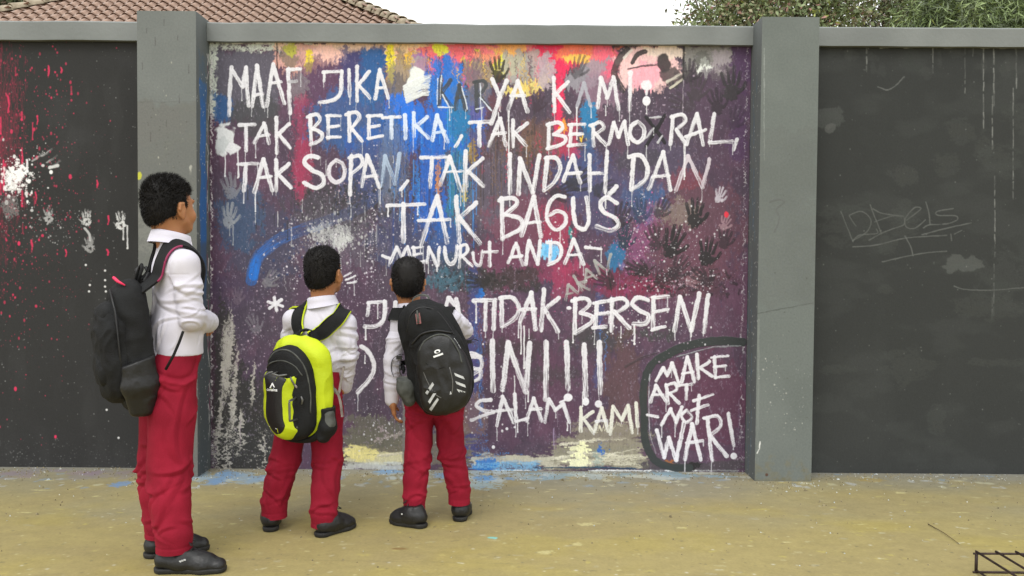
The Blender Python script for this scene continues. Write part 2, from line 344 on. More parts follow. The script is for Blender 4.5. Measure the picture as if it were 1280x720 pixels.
    for (x, y, rx, ry) in ((284, 440, 7, 50), (276, 500, 3, 60), (292, 500, 4, 60), (284, 560, 3, 40), (300, 540, 3, 30), (330, 560, 4, 26), (270, 560, 3, 30), (345, 575, 6, 14), (316, 480, 2, 40)):
        B(x, y, rx, ry, (190, 186, 178), .75, .8, (3, .35), rot=.05, grain=.44)
    SP(300, 530, 50, 60, 160, (196, 194, 188), .3, 1.6, .7, 1.6)
    R(262, 150, 268, 590, (74, 44, 66), .5, 3, (2, .3)); 
    for y in range(70, 590, 13): S([(263+c.rng.uniform(-.8, .8), y), (263.5+c.rng.uniform(-.8, .8), y+c.rng.uniform(5, 15))], c.rng.uniform(1, 3), (214, 210, 212), .75, .6)
    for y in range(60, 590, 15): S([(934-y*.0155+c.rng.uniform(-.6, .6), y), (934-y*.0155, y+c.rng.uniform(4, 15))], c.rng.uniform(.6, 1.8), (204, 200, 206), .65, .6)
    # bottom edge: cream and green grey brushing, blue powder
    B(470, 560, 50, 26, (112, 108, 92), .9, .6, (.5, 2)); R(428, 562, 510, 578, (206, 200, 160), .9, 6, (.5, 1.6)); B(450, 566, 20, 10, (220, 210, 140), .9, .6); R(426, 578, 512, 588, (196, 200, 196), .8, 4, (.6, 2)); B(468, 540, 36, 22, (98, 96, 86), .8, .6, (.4, 2))
    S([(470, 552), (500, 542), (512, 536)], 3, (170, 160, 156), .7, .5); S([(474, 532), (486, 544), (470, 550)], 3, (166, 150, 156), .6, .5); S([(474, 570), (500, 566), (512, 567)], 2.5, (214, 206, 186), .8, .5)
    B(560, 560, 30, 30, (110, 104, 92), .8, .6, (.5, 2)); B(592, 520, 16, 30, (116, 92, 90), .7, .6)
    R(590, 568, 700, 582, (190, 186, 166), .9, 6, (.5, 2)); R(690, 552, 806, 584, (138, 134, 116), .92, 10, (.35, 1.8)); R(700, 570, 800, 582, (204, 200, 178), .8, 6, (.4, 2), grain=.4); B(760, 544, 46, 16, (140, 134, 118), .8, .6, (.4, 2))
    for (x0, y0, x1, y1) in ((700, 556, 780, 548), (710, 566, 800, 572), (740, 578, 800, 560), (745, 538, 790, 528), (690, 574, 740, 568)): S([(x0, y0), ((x0+x1)/2, (y0+y1)/2-2), (x1, y1)], 3.5, (222, 218, 196), .75, .75)
    B(727, 566, 8, 14, (234, 234, 190), .95, .6); B(724, 578, 14, 5, (234, 234, 196), .9); B(716, 560, 8, 3, (230, 230, 190), .8)
    B(752, 560, 3.5, 8, (36, 96, 180), .95, .3, (2, .6)); R(744, 562, 750, 585, (120, 150, 150), .5, 2)
    B(606, 580, 14, 9, (34, 112, 190), .92, .7); R(590, 577, 670, 588, (120, 176, 214), .8, 5, (.6, 1), grain=.4); S([(670, 584), (740, 584), (800, 586)], 1.6, (30, 70, 96), .9, .1); S([(735, 588), (800, 588), (925, 588)], 1.8, (226, 232, 232), .9, .3); S([(590, 589), (660, 588)], 1.5, (226, 232, 236), .8, .5)
    R(806, 576, 925, 590, (70, 66, 70), .8, 4); B(860, 583, 16, 5, (30, 30, 30), .9, .8); B(838, 578, 6, 4, (150, 92, 50), .9)
    SP(610, 575, 40, 14, 90, (60, 140, 210), .3, 1.4, .8)
    # vertical dribbles everywhere
    g = c.rng
    def dribs(n, x0, x1, y0, y1, cols, L=(10, 60), w=(.5, 1.3), a=(.3, .75)):
        for i in range(n): D(g.uniform(x0, x1), g.uniform(y0, y1), g.uniform(*L), g.uniform(*w), cols[g.randint(len(cols))], g.uniform(*a))
    dribs(70, 490, 600, 150, 230, [(24, 84, 170), (20, 60, 120), (40, 130, 210), (60, 50, 80)], (20, 90))
    dribs(50, 530, 690, 60, 90, [(60, 44, 50), (232, 60, 100), (90, 60, 80), (240, 190, 60)], (8, 50))
    dribs(60, 420, 500, 90, 240, [(90, 100, 130), (38, 80, 140), (30, 60, 110)], (15, 60))
    dribs(50, 600, 700, 150, 200, [(70, 60, 50), (130, 100, 70), (200, 60, 90), (90, 80, 90)], (15, 60))
    dribs(40, 480, 620, 56, 70, [(70, 50, 50), (220, 150, 50), (90, 60, 100)], (6, 40), (.4, .9))
    dribs(70, 270, 930, 120, 540, [(60, 46, 62), (130, 110, 130), (50, 60, 90), (150, 130, 150)], (10, 60), (.4, 1), (.25, .55))
    dribs(30, 300, 470, 230, 360, [(170, 168, 174), (120, 120, 130), (60, 60, 66)], (8, 30), (.4, 1), (.3, .7))
    dribs(16, 596, 606, 360, 560, [(50, 90, 160), (60, 110, 170)], (20, 70), (.6, 1.4))
    for (x, y, L) in ((593, 400, 30), (600, 470, 60), (606, 540, 44), (751, 400, 20), (757, 420, 40)): D(x, y, L, 1.2, (80, 120, 180), .7)
    c.warp(5, 2.5)
    g3 = fbm2(np.arange(c.w)[None, :]/c.k*.9, np.arange(c.hh)[:, None]/c.k*.22, 1, 4); c.c *= (.8+.4*g3)[..., None]
    m = ss(.64, .8, fbm2(np.arange(c.w)[None, :]/c.k*.5, np.arange(c.hh)[:, None]/c.k*.35, 6, 4))*.35; c.c += (hexc((150, 140, 158))-c.c)*m[..., None]
    R(503, 470, 509, 590, (116, 112, 108), .8, 1)
    S([(784, 62), (772, 76), (768, 94), (778, 112)], 8, (52, 48, 50), .9, .3, smooth=True); S([(790, 62), (780, 72)], 3, (235, 225, 220), .8)
    S([(790, 78), (797, 68), (806, 64)], 5.5, (48, 44, 46), .95, .2, smooth=True); B(830, 80, 8, 12, (46, 42, 46), .95, .35, rot=-.3)
    S([(785, 86), (803, 82), (822, 80)], 2.2, (70, 56, 60), .9); B(842, 96, 14, 12, (60, 56, 58), .9, .6); S([(834, 102), (852, 92)], 4, (220, 214, 200), .7, .6)
    S([(838, 110), (854, 98)], 3, (226, 220, 200), .7, .6)
    S([(314, 350), (322, 322), (345, 302), (375, 288), (410, 276), (445, 262), (472, 244)], 15, (42, 96, 168), .8, 1.15, .4, smooth=True)
    S([(316, 345), (322, 322), (340, 304)], 12, (26, 112, 206), .9, .95, .4, smooth=True)
    g = c.rng
    def dr2(n, x0, x1, y0, y1, cols, Lr, w, a):
        for i in range(n): D(g.uniform(x0, x1), g.uniform(y0, y1), g.uniform(*Lr), g.uniform(*w), cols[g.randint(len(cols))], g.uniform(*a))
    dr2(60, 490, 600, 130, 260, [(18, 70, 150), (16, 50, 100), (60, 150, 230), (50, 46, 70)], (15, 80), (.5, 1.1), (.5, .95))
    dr2(60, 600, 700, 120, 220, [(60, 50, 50), (110, 84, 66), (44, 42, 50), (60, 52, 70)], (12, 60), (.5, 1.1), (.3, .7))
    dr2(60, 400, 500, 190, 330, [(190, 190, 194), (60, 60, 66), (130, 136, 150)], (5, 26), (.5, 1.2), (.4, .85))
    dr2(40, 300, 480, 230, 300, [(46, 46, 50), (44, 44, 48), (200, 200, 204)], (5, 24), (.6, 1.6), (.4, .8))
    dr2(50, 270, 930, 330, 560, [(120, 90, 120), (50, 36, 52), (160, 140, 160)], (8, 40), (.5, 1.1), (.3, .7))
    SP(430, 250, 60, 26, 260, (44, 44, 46), .5, 2.4, .8, 1.3); SP(420, 290, 50, 30, 260, (190, 190, 190), .3, 1.6, .8, 1.4); SP(350, 300, 60, 40, 160, (40, 60, 100), .5, 2, .7)
    SP(600, 350, 60, 14, 200, (40, 36, 40), .5, 2.4, .8); SP(850, 352, 70, 16, 260, (44, 34, 42), .5, 2.6, .8); SP(850, 350, 60, 14, 90, (190, 170, 186), .3, 1.4, .8); SP(650, 180, 50, 30, 120, (60, 54, 50), .5, 2, .7)
    for i in range(26): x, y = g.uniform(770, 925), g.uniform(335, 372); S([(x, y), (x+g.uniform(-8, 8), y-g.uniform(1, 7))], g.uniform(2, 3.5), (48, 38, 46), .8, .6)
    # black handprints
    K = (36, 34, 38)
    c.hand(622, 90, 1.15, -.05, (48, 44, 34), .92, grain=.15); c.hand(722, 86, 1.1, .35, (70, 66, 72), .7); c.hand(672, 130, .9, .1, (60, 44, 56), .7); 
    c.hand(868, 270, 1.35, .05, K, .95, grain=.1); c.hand(840, 306, 1.5, .3, K, .95, grain=.1); c.hand(884, 318, 1.35, .15, K, .95, grain=.1); c.hand(800, 266, 1.25, -.1, (40, 56, 80), .75); c.hand(780, 300, 1.2, .1, (34, 52, 70), .85, grain=.2); c.hand(800, 338, 1.1, -1.2, K, .8, grain=.2)
    c.hand(870, 112, 1.3, .2, (62, 54, 60), .8); c.hand(914, 108, 1.5, 0, (50, 48, 50), .85, grain=.2); c.hand(918, 150, 1.1, .3, (56, 44, 60), .6); c.hand(856, 130, 1.2, -1.1, (60, 52, 58), .6); c.hand(720, 226, 1.3, .9, (46, 46, 54), .85); c.hand(752, 236, 1.2, 1.4, (46, 46, 56), .75)
    c.hand(765, 116, 1.0, .1, (110, 86, 110), .5); c.hand(590, 92, 1.1, .3, (116, 96, 110), .6); c.hand(830, 350, 1.1, 1.3, K, .7); c.hand(600, 352, 1.2, -1.4, (40, 38, 40), .7); c.hand(865, 350, .9, 1.2, (160, 120, 130), .4)
    for (x, y, s_, a_) in ((775, 272, 1.2, .3), (818, 300, 1.2, -.2), (846, 336, 1.2, .6), (905, 300, 1.0, .2), (880, 348, 1.1, -.8), (758, 352, 1.1, -1.1), (896, 130, 1.2, -.2), (862, 92, 1.1, .2), (700, 240, 1.1, 1.2), (826, 262, 1.0, .5)): c.hand(x, y, s_, a_, (46, 38, 46), .75, grain=.22)
    # pale handprints
    c.hand(288, 236, 1.2, -.2, (132, 134, 142), .65, grain=.42); c.hand(286, 272, 1.1, .1, (150, 154, 160), .7, grain=.38); D(291, 282, 24, 1.2, (160, 164, 170)); D(287, 282, 12, 1.1, (160, 164, 170))
    c.hand(899, 246, .75, .25, (200, 194, 206), .75, grain=.35); c.hand(905, 280, .75, .4, (160, 130, 140), .7, grain=.4); B(908, 268, 3, 4, (226, 50, 70), .9)
    c.hand(318, 408, .95, -.3, (116, 112, 122), .6, grain=.42); c.hand(336, 350, .9, .8, (126, 124, 130), .6, grain=.4); c.hand(296, 372, .8, 0, (110, 96, 110), .5, grain=.45)
    # white blobs
    B(281, 175, 12, 19, (222, 224, 226), .95, .6); B(276, 182, 8, 10, (200, 204, 206), .9, .6); B(290, 186, 7, 8, (226, 226, 230), .9, .7); D(281, 190, 30, 1.4); D(297, 188, 34, 1.4)
    B(520, 98, 10, 12, (228, 232, 228), .95, .5)
    for i in range(7): S([(505+i*.6, 108+i*3.2), (522+i, 100+i*3), (537-i*.4, 94+i*4)], 4.2, (222, 226, 226), .9, .55)
    for a in range(0, 360, 60): S([(344, 380), (344+9.5*math.cos(math.radians(a+20)), 380+8*math.sin(math.radians(a+20)))], 4, WH, .95, .1)
    # dark-bubble outline
    DK = (50, 56, 56)
    S([(928, 428), (900, 426), (872, 429), (846, 437), (824, 449)], 11, DK, .97, .12, .7, smooth=True)
    S([(836, 442), (818, 452), (808, 468), (804, 492), (805, 522), (806, 548), (812, 566), (822, 578), (840, 584), (862, 585)], 9.5, DK, .97, .15, .7, smooth=True)
    S([(812, 468), (811, 500), (812, 540), (820, 566)], 1.3, (190, 190, 200), .8, .6, smooth=True); S([(846, 446), (890, 434), (926, 432)], 1.6, (150, 154, 160), .8, .5); S([(782, 458), (800, 448), (820, 442)], 3, (56, 50, 54), .6, .5)
    # seams of the panel and cracks
    S([(346, 52), (346, 92)], 1.6, (40, 36, 38), .9, .1, .0); S([(855, 56), (854, 100)], 2.6, (40, 40, 40), .85, .2, .0); S([(854, 100), (853, 170)], 1, (180, 170, 180), .5, .5)
    S([(760, 340), (766, 372), (772, 398)], 1.2, (34, 34, 36), .9, .1, smooth=True); S([(757, 320), (763, 350)], .9, (40, 36, 40), .8, .2)
    for x in (290, 320, 355, 380, 482, 540, 600, 690, 760): S([(x, 54), (x+g.uniform(8, 30), 54.5)], 1.6, (230, 228, 222), .7, .5)
    # ----------------- the writing
    def L(*strokes, w=5.5, col=WH, a=.94, dry=.46, dr=.45):
        for st in strokes:
            sm = len(st) > 3
            S(st, w, col, a, dry, .95, smooth=sm)
            if g.rand() < dr and col[0] > 200:
                x, y = st[-1]; D(x+g.uniform(-1.5, 1.5), y, g.uniform(4, 26), g.uniform(.7, 1.3), (220, 220, 226), .75)
    def V(*s, **k):   # straight multi-point strokes
        for st in s:
            S(st, k.get('w', 5.5)*.95, k.get('col', WH), k.get('a', .93), k.get('dry', .38)*1.15, .95)
            if g.rand() < .4:
                x, y = st[-1]; D(x+g.uniform(-1.5, 1.5), y, g.uniform(4, 22), g.uniform(.7, 1.3), (220, 220, 226), .7)
    GR = (178, 176, 182)
    # MAAF JIKA
    V([(289, 84), (287, 112), (286, 144)], [(289, 86), (303, 108)], [(303, 108), (307, 84)], [(307, 84), (310, 132)], [(321, 82), (315, 133)], [(321, 82), (329, 133)], [(341, 80), (333, 132)], [(341, 80), (355, 129)], [(360, 86), (362, 141)], w=5.2)
    V([(317, 119), (328, 117)], [(337, 104), (351, 102)], w=4); V([(359, 87), (375, 86)], w=4.5); V([(361, 102), (370, 101)], w=4, col=GR)
    V([(404, 90), (427, 89)], [(405, 90), (405, 101)], w=4.2); L([(427, 89), (426, 108), (424, 119), (413, 126), (399, 128)], w=5); V([(436, 87), (437, 120)], [(446, 83), (446, 126)], [(461, 89), (448, 106)], [(448, 106), (462, 122)], [(474, 87), (469, 123)], [(474, 87), (485, 122)], w=4.8); V([(471, 110), (481, 109)], w=3.5)
    # KARYA KAMI!
    B(600, 118, 14, 16, (96, 104, 128), .7, .6); B(575, 122, 12, 18, (70, 110, 160), .5, .6)
    DG = (62, 66, 70)
    V([(551, 96), (549, 132)], [(563, 100), (552, 116)], [(552, 116), (564, 134)], [(574, 106), (569, 136)], [(574, 106), (582, 137)], [(595, 102), (596, 138)], w=5.5, col=DG); V([(570, 122), (583, 121)], w=3.5, col=DG); L([(592, 102), (604, 101), (607, 108), (598, 118)], w=4.5, col=DG, dr=0)
    V([(598, 118), (613, 136)], w=4.5, col=DG); V([(548, 134), (566, 134)], [(552, 94), (551, 104)], [(595, 136), (604, 134)], [(600, 122), (614, 138)], [(547, 98), (546, 130)], [(553, 118), (561, 134)], [(577, 108), (584, 136)], [(600, 104), (601, 136)], w=1.8, col=(214, 222, 234))
    V([(615, 99), (625, 122)], [(633, 101), (625, 120)], [(625, 120), (614, 154)], [(647, 101), (635, 137)], [(647, 101), (659, 139)], w=5.5); V([(638, 120), (656, 119)], w=4); D(636, 139, 55, 1.6); D(623, 140, 30, 1.2)
    V([(692, 97), (693, 139)], [(710, 102), (695, 117)], [(695, 117), (712, 140)], w=5.2); V([(730, 104), (721, 134)], [(730, 104), (738, 132)], w=4.5, col=(172, 172, 184)); V([(751, 97), (747, 134)], [(751, 97), (759, 122)], [(759, 122), (767, 96)], [(767, 96), (773, 136)], [(788, 91), (787, 137)], w=5)
    D(757, 132, 12); c.dot(788, 91, 3.4, WH); B(809, 106, 6, 6, WH, .97, .6); V([(809, 104), (808, 118)], w=3); c.dot(808, 126, 5, WH, 1, 1.2); D(808, 128, 14); D(721, 134, 40, 1.2)
    # TAK BERETIKA, TAK BERMORAL,
    V([(299, 156), (318, 155)], w=4.5); V([(307, 156), (307, 188)], [(330, 154), (318, 178)], [(330, 154), (336, 179)], [(345, 147), (346, 191)], [(361, 155), (348, 167)], [(348, 167), (362, 185)], w=5); V([(324, 170), (336, 168)], w=3.5)
    V([(387, 144), (389, 179)], w=5.2); L([(384, 146), (396, 143), (400, 150), (391, 161)], [(391, 161), (402, 167), (401, 174), (388, 181)], w=4.6); V([(410, 145), (410, 173)], [(436, 141), (437, 176)], [(461, 145), (461, 173)], w=5); V([(408, 145), (425, 144)], [(410, 159), (423, 157)], [(409, 172), (425, 171)], [(459, 145), (477, 144)], [(461, 159), (474, 157)], [(460, 173), (478, 170)], w=4.2)
    L([(432, 143), (444, 140), (449, 147), (439, 160)], w=4.6); V([(439, 160), (452, 176)], w=5)
    V([(478, 147), (500, 146)], w=4.5); V([(489, 147), (489, 172)], [(506, 144), (507, 173)], [(517, 141), (517, 170)], [(534, 146), (520, 157)], [(520, 157), (535, 172)], [(546, 144), (540, 175)], [(546, 144), (559, 177)], w=5.2, col=(214, 224, 240)); V([(542, 166), (556, 164)], w=4, col=(200, 216, 240)); V([(577, 170), (569, 183)], w=4.5)
    V([(587, 153), (614, 152)], w=4.5); V([(599, 153), (599, 182)], [(625, 148), (611, 182)], [(625, 148), (632, 181)], [(641, 150), (641, 183)], [(659, 154), (643, 166)], [(643, 166), (658, 182)], w=5.2, dry=.45); V([(615, 168), (632, 166)], w=4)
    V([(686, 155), (685, 185)], w=5.4); L([(684, 156), (698, 153), (703, 160), (692, 168)], [(692, 168), (706, 171), (704, 179), (684, 186)], w=4.8); V([(714, 156), (712, 182)], w=5); V([(711, 156), (731, 155)], [(712, 168), (728, 167)], [(710, 182), (732, 180)], w=4.4)
    V([(741, 156), (742, 182)], [(744, 166), (757, 181)], w=5); L([(738, 157), (750, 153), (754, 160), (744, 167)], w=4.6); V([(767, 153), (761, 180)], [(767, 153), (773, 171)], [(773, 171), (780, 152)], [(780, 152), (785, 180)], w=5)
    L([(797, 152), (789, 158), (788, 170), (796, 178), (804, 172), (805, 160), (797, 152)], w=5)
    V([(808, 146), (831, 178)], [(831, 144), (808, 182)], w=4.6, col=(22, 20, 24), dry=.15); V([(812, 147), (826, 146)], [(808, 172), (817, 160)], [(822, 178), (828, 170)], w=2.4, col=(190, 190, 196)); 
    V([(841, 147), (838, 180)], [(845, 162), (857, 180)], w=5.2); L([(839, 146), (852, 143), (857, 151), (845, 162)], w=4.8); V([(871, 142), (858, 180)], [(871, 142), (879, 181)], [(893, 142), (887, 178)], w=5.2); V([(857, 171), (882, 162)], w=4); V([(887, 178), (915, 177)], w=4.6); V([(921, 174), (917, 187)], w=4.6)
    D(855, 180, 44, 1.2)
    # TAK SOPAN, TAK INDAH, DAN
    V([(297, 205), (322, 204)], w=4.8); V([(307, 205), (305, 238)], [(329, 199), (318, 240)], [(329, 199), (340, 238)], [(345, 200), (345, 238)], [(361, 205), (347, 217)], [(347, 217), (363, 234)], w=5.4); V([(325, 222), (339, 220)], w=4); D(319, 240, 24, 1.3); D(298, 206, 15, 1.3)
    L([(397, 197), (386, 195), (380, 203), (389, 212), (402, 219), (404, 229), (394, 235), (380, 228)], w=5.6, dry=.3); L([(420, 200), (412, 208), (412, 221), (421, 228), (430, 220), (429, 206), (420, 200)], w=5, col=(220, 216, 224)); V([(439, 195), (437, 243)], w=5.4); L([(436, 197), (450, 195), (452, 206), (439, 217)], w=4.8)
    V([(459, 194), (452, 233)], [(459, 194), (474, 234)], w=5.2); V([(456, 221), (471, 219)], w=4); V([(481, 195), (477, 232)], [(481, 195), (494, 230)], [(499, 192), (494, 230)], w=5, col=(168, 186, 210), dry=.5); V([(509, 226), (501, 237)], w=4.5)
    V([(526, 197), (557, 196)], w=5); V([(540, 197), (537, 234)], [(562, 196), (550, 231)], [(562, 196), (576, 238)], [(582, 189), (581, 238)], [(603, 198), (585, 214)], [(585, 214), (604, 232)], w=5.4, dry=.5); V([(555, 215), (577, 214)], w=4, dry=.5); 
    V([(637, 193), (637, 241)], [(650, 198), (648, 242)], [(650, 198), (666, 241)], [(674, 194), (666, 240)], [(684, 197), (680, 238)], w=5.6); L([(682, 197), (696, 198), (700, 211), (692, 228), (680, 238)], w=5); V([(716, 194), (704, 226)], [(716, 194), (725, 228)], [(737, 194), (737, 238)], [(759, 189), (756, 240)], w=5.2); V([(708, 217), (726, 216)], [(737, 217), (758, 216)], w=4.2); V([(770, 233), (761, 244)], w=6); D(757, 240, 20)
    V([(792, 195), (789, 237)], w=5.8); L([(786, 196), (800, 194), (809, 208), (806, 225), (789, 237)], w=5.4); V([(829, 190), (811, 236)], [(829, 190), (838, 237)], w=5.2); V([(815, 221), (836, 219)], w=4); V([(860, 195), (845, 237)], [(860, 195), (878, 234)], [(887, 199), (878, 234)], w=5, col=(206, 196, 206), dry=.45); D(856, 180, 40, 1.3)
    # TAK BAGUS
    V([(484, 257), (531, 255)], w=4.8); D(485, 258, 12, 1.8); D(522, 257, 11, 1.6); V([(504, 255), (504, 302)], [(546, 245), (526, 305)], [(546, 245), (559, 303)], [(570, 246), (574, 302)], [(595, 254), (574, 272)], [(574, 272), (600, 304)], w=6, dry=.48); V([(523, 276), (562, 274)], w=4.6)
    V([(627, 248), (628, 299)], w=5.6); L([(624, 250), (640, 247), (646, 255), (631, 268)], [(631, 268), (649, 273), (651, 285), (628, 298)], w=5.2); V([(667, 246), (652, 294)], [(667, 246), (676, 295)], w=6); V([(657, 279), (675, 277)], w=4.4)
    L([(706, 246), (694, 245), (685, 258), (684, 275), (694, 287), (705, 281), (707, 270), (697, 264), (686, 269)], w=5, dry=.35); L([(716, 248), (717, 268), (721, 283), (731, 286), (736, 272), (733, 247)], w=5.2); L([(771, 254), (758, 247), (750, 255), (755, 265), (768, 272), (773, 281), (763, 288), (746, 283)], w=5.4)
    D(700, 287, 34, 1.6, (220, 200, 206))
    # MENURUT ANDA
    V([(478, 320), (487, 323)], w=4.2); V([(496, 309), (487, 329)], [(496, 309), (502, 322)], [(502, 322), (509, 308)], [(509, 308), (514, 326)], [(517, 309), (518, 328)], w=4.4); V([(515, 310), (528, 309)], [(517, 319), (527, 317)], [(518, 328), (530, 327)], w=3.6); V([(536, 309), (534, 328)], [(536, 309), (546, 332)], [(549, 309), (547, 332)], w=4.4); D(546, 332, 7, 1.6)
    L([(556, 309), (557, 322), (563, 330), (569, 324), (571, 307)], w=4.4); V([(576, 307), (574, 334)], [(578, 321), (590, 332)], w=4.4); L([(572, 310), (582, 306), (584, 314), (576, 321)], w=4); L([(591, 316), (593, 328), (600, 331), (603, 314)], w=4.2); V([(612, 303), (612, 332)], w=4.6); V([(603, 315), (622, 314)], w=3.8)
    V([(645, 304), (635, 328)], [(645, 304), (653, 331)], [(661, 301), (657, 330)], [(661, 301), (672, 330)], [(675, 301), (672, 330)], [(688, 303), (687, 328)], [(717, 299), (706, 329)], [(717, 299), (729, 330)], w=4.9); V([(638, 321), (652, 320)], [(710, 319), (726, 318)], [(732, 309), (751, 311)], w=4); L([(684, 303), (697, 304), (702, 314), (697, 325), (685, 331)], w=4.4)
    # AKAN
    AK = (164, 164, 162)
    V([(710, 356), (707, 375)], [(710, 356), (722, 366)], [(717, 345), (727, 363)], [(732, 352), (722, 354)], [(722, 354), (736, 362)], [(733, 337), (731, 356)], [(733, 337), (746, 348)], [(743, 326), (749, 342)], [(743, 326), (759, 338)], [(763, 318), (759, 338)], w=3.9, col=AK, a=.85, dry=.5); V([(708, 368), (716, 366)], [(732, 348), (741, 344)], w=2.6, col=AK, a=.8)
    # JIKA (mostly hidden) TIDAK BERSENI
    V([(460, 378), (482, 377)], [(461, 379), (459, 394)], w=4.6); L([(481, 377), (481, 392), (477, 403), (468, 408), (456, 408)], w=5.4); D(472, 380, 18, 1.2); D(457, 408, 16, 2)
    V([(494, 378), (494, 416)], [(504, 376), (504, 416)], [(520, 378), (506, 394)], [(506, 394), (521, 414)], [(560, 372), (550, 414)], [(562, 372), (576, 396)], [(570, 374), (574, 390)], w=5.4)
    V([(592, 376), (619, 375)], w=5.4); D(595, 377, 26, 1.8); V([(607, 376), (606, 412)], [(618, 377), (617, 411)], [(627, 372), (627, 407)], [(664, 366), (650, 402)], [(664, 366), (669, 411)], [(680, 362), (676, 413)], [(698, 372), (681, 387)], [(681, 387), (697, 414)], w=5.8); L([(625, 373), (640, 372), (648, 383), (644, 397), (627, 408)], w=5.4); V([(651, 387), (669, 386)], w=4.8); c.dot(711, 385, 3.2, WH, 1, .7); D(651, 402, 40, 1.6); D(648, 402, 20, 1.3); D(661, 411, 12, 1.2)
    V([(719, 374), (718, 416)], w=5.8); L([(715, 376), (731, 373), (737, 380), (726, 391)], [(726, 391), (740, 396), (738, 404), (719, 416)], w=5.2); D(716, 416, 12, 1.6); V([(746, 379), (744, 409)], [(765, 374), (764, 413)], [(768, 390), (786, 410)], [(817, 372), (816, 411)], [(850, 371), (843, 413)], [(850, 371), (864, 413)], [(874, 367), (864, 413)], [(885, 369), (880, 415)], w=5.8); V([(742, 379), (761, 376)], [(745, 393), (760, 391)], [(741, 410), (757, 408)], [(815, 372), (835, 370)], [(817, 390), (835, 387)], [(815, 412), (831, 408)], w=4.8)
    L([(761, 376), (778, 373), (784, 381), (770, 391)], w=5); L([(810, 375), (797, 372), (790, 380), (799, 388), (810, 394), (807, 404), (792, 405)], w=5.6); D(793, 406, 24, 2); D(776, 408, 14, 1.3); D(864, 413, 8, 1.6)
    # DI SINI!!!!
    L([(452, 433), (462, 442), (467, 456), (463, 472), (447, 490)], w=5.4); D(456, 444, 10, 1.4); L([(520, 430), (514, 455), (516, 488)], w=5.6)
    L([(600, 446), (588, 442), (578, 450), (590, 460), (600, 462), (598, 474), (580, 480)], w=5); L([(587, 446), (600, 448), (601, 460), (591, 468)], w=4.6)
    V([(615, 426), (616, 488)], [(635, 428), (632, 458), (628, 487)], [(635, 429), (646, 460), (657, 490)], [(662, 429), (657, 490)], [(683, 428), (682, 499)], [(708, 428), (710, 486)], [(730, 431), (732, 495)], [(749, 428), (750, 491)], w=7, dry=.45)
    D(655, 408, 52, 1.8); D(643, 470, 30, 1.4); D(660, 490, 12, 1.6); D(728, 490, 18, 1.3); c.dot(710, 497, 5.6, WH, 1, .9); V([(700, 503), (708, 499)], w=3); c.dot(732, 502, 4.3, WH, 1, 1.2); c.dot(748, 505, 4.6, WH)
    # SALAM KAMI-
    L([(613, 500), (600, 501), (595, 507), (604, 513), (617, 515)], w=4.8); V([(617, 515), (589, 525)], w=4.6); V([(628, 496), (621, 532)], [(628, 496), (642, 528)], [(643, 493), (645, 526)], [(667, 498), (658, 526)], [(667, 498), (677, 526)], [(686, 499), (681, 528)], [(686, 499), (694, 513)], [(694, 513), (704, 505)], [(704, 505), (712, 528)], w=4.8); V([(621, 514), (640, 512)], [(645, 527), (660, 523)], [(662, 512), (676, 511)], w=4.2)
    D(692, 536, 20, 1.6, (150, 130, 160)); D(709, 528, 10, 1.4); D(647, 528, 12, 1.3)
    V([(726, 509), (726, 539)], [(741, 515), (729, 523)], [(729, 523), (742, 541)], [(752, 510), (743, 539)], [(752, 510), (760, 539)], [(766, 508), (763, 543)], [(766, 508), (777, 525)], [(777, 525), (785, 507)], [(785, 507), (790, 541)], [(795, 504), (797, 533)], w=4.8, col=(224, 224, 214)); V([(745, 527), (758, 525)], [(809, 519), (822, 521)], w=3.6)
    # MAKE ART NOT WAR!
    k = dict(w=4.6, dry=.3)
    V([(829, 460), (820, 476)], [(829, 460), (834, 470)], [(834, 470), (840, 454)], [(840, 454), (848, 479)], [(859, 446), (852, 477)], [(859, 446), (868, 477)], [(871, 443), (873, 473)], [(887, 452), (875, 460)], [(875, 460), (890, 470)], [(893, 446), (894, 472)], **k); V([(853, 467), (866, 465)], [(889, 447), (910, 445)], [(893, 459), (907, 457)], [(894, 472), (911, 470)], w=3.8)
    V([(820, 482), (813, 502)], [(820, 482), (832, 501)], [(833, 481), (835, 504)], [(837, 492), (849, 504)], [(858, 481), (858, 499)], **k); V([(815, 494), (829, 493)], [(847, 482), (865, 480)], w=3.6); L([(832, 482), (843, 479), (846, 487), (836, 492)], w=4)
    V([(838, 511), (827, 531)], [(838, 511), (845, 528)], [(852, 509), (845, 528)], [(874, 494), (871, 529)], **k); L([(858, 513), (852, 520), (858, 528), (865, 521), (858, 513)], w=4); V([(864, 513), (885, 506)], [(867, 501), (891, 493)], w=4)
    V([(821, 538), (830, 572)], [(830, 572), (836, 547)], [(836, 547), (845, 575)], [(845, 575), (855, 528)], [(865, 530), (856, 574)], [(865, 530), (876, 575)], [(884, 522), (890, 575)], [(888, 545), (908, 570)], [(910, 517), (917, 557)], w=5.2, dry=.35); V([(858, 554), (878, 551)], w=4.2); L([(880, 523), (896, 520), (901, 532), (888, 544)], w=4.6); c.dot(917, 570, 4.2, WH)
    V([(430, 346), (438, 341)], [(432, 350), (444, 345)], [(434, 354), (445, 352)], w=2.2)
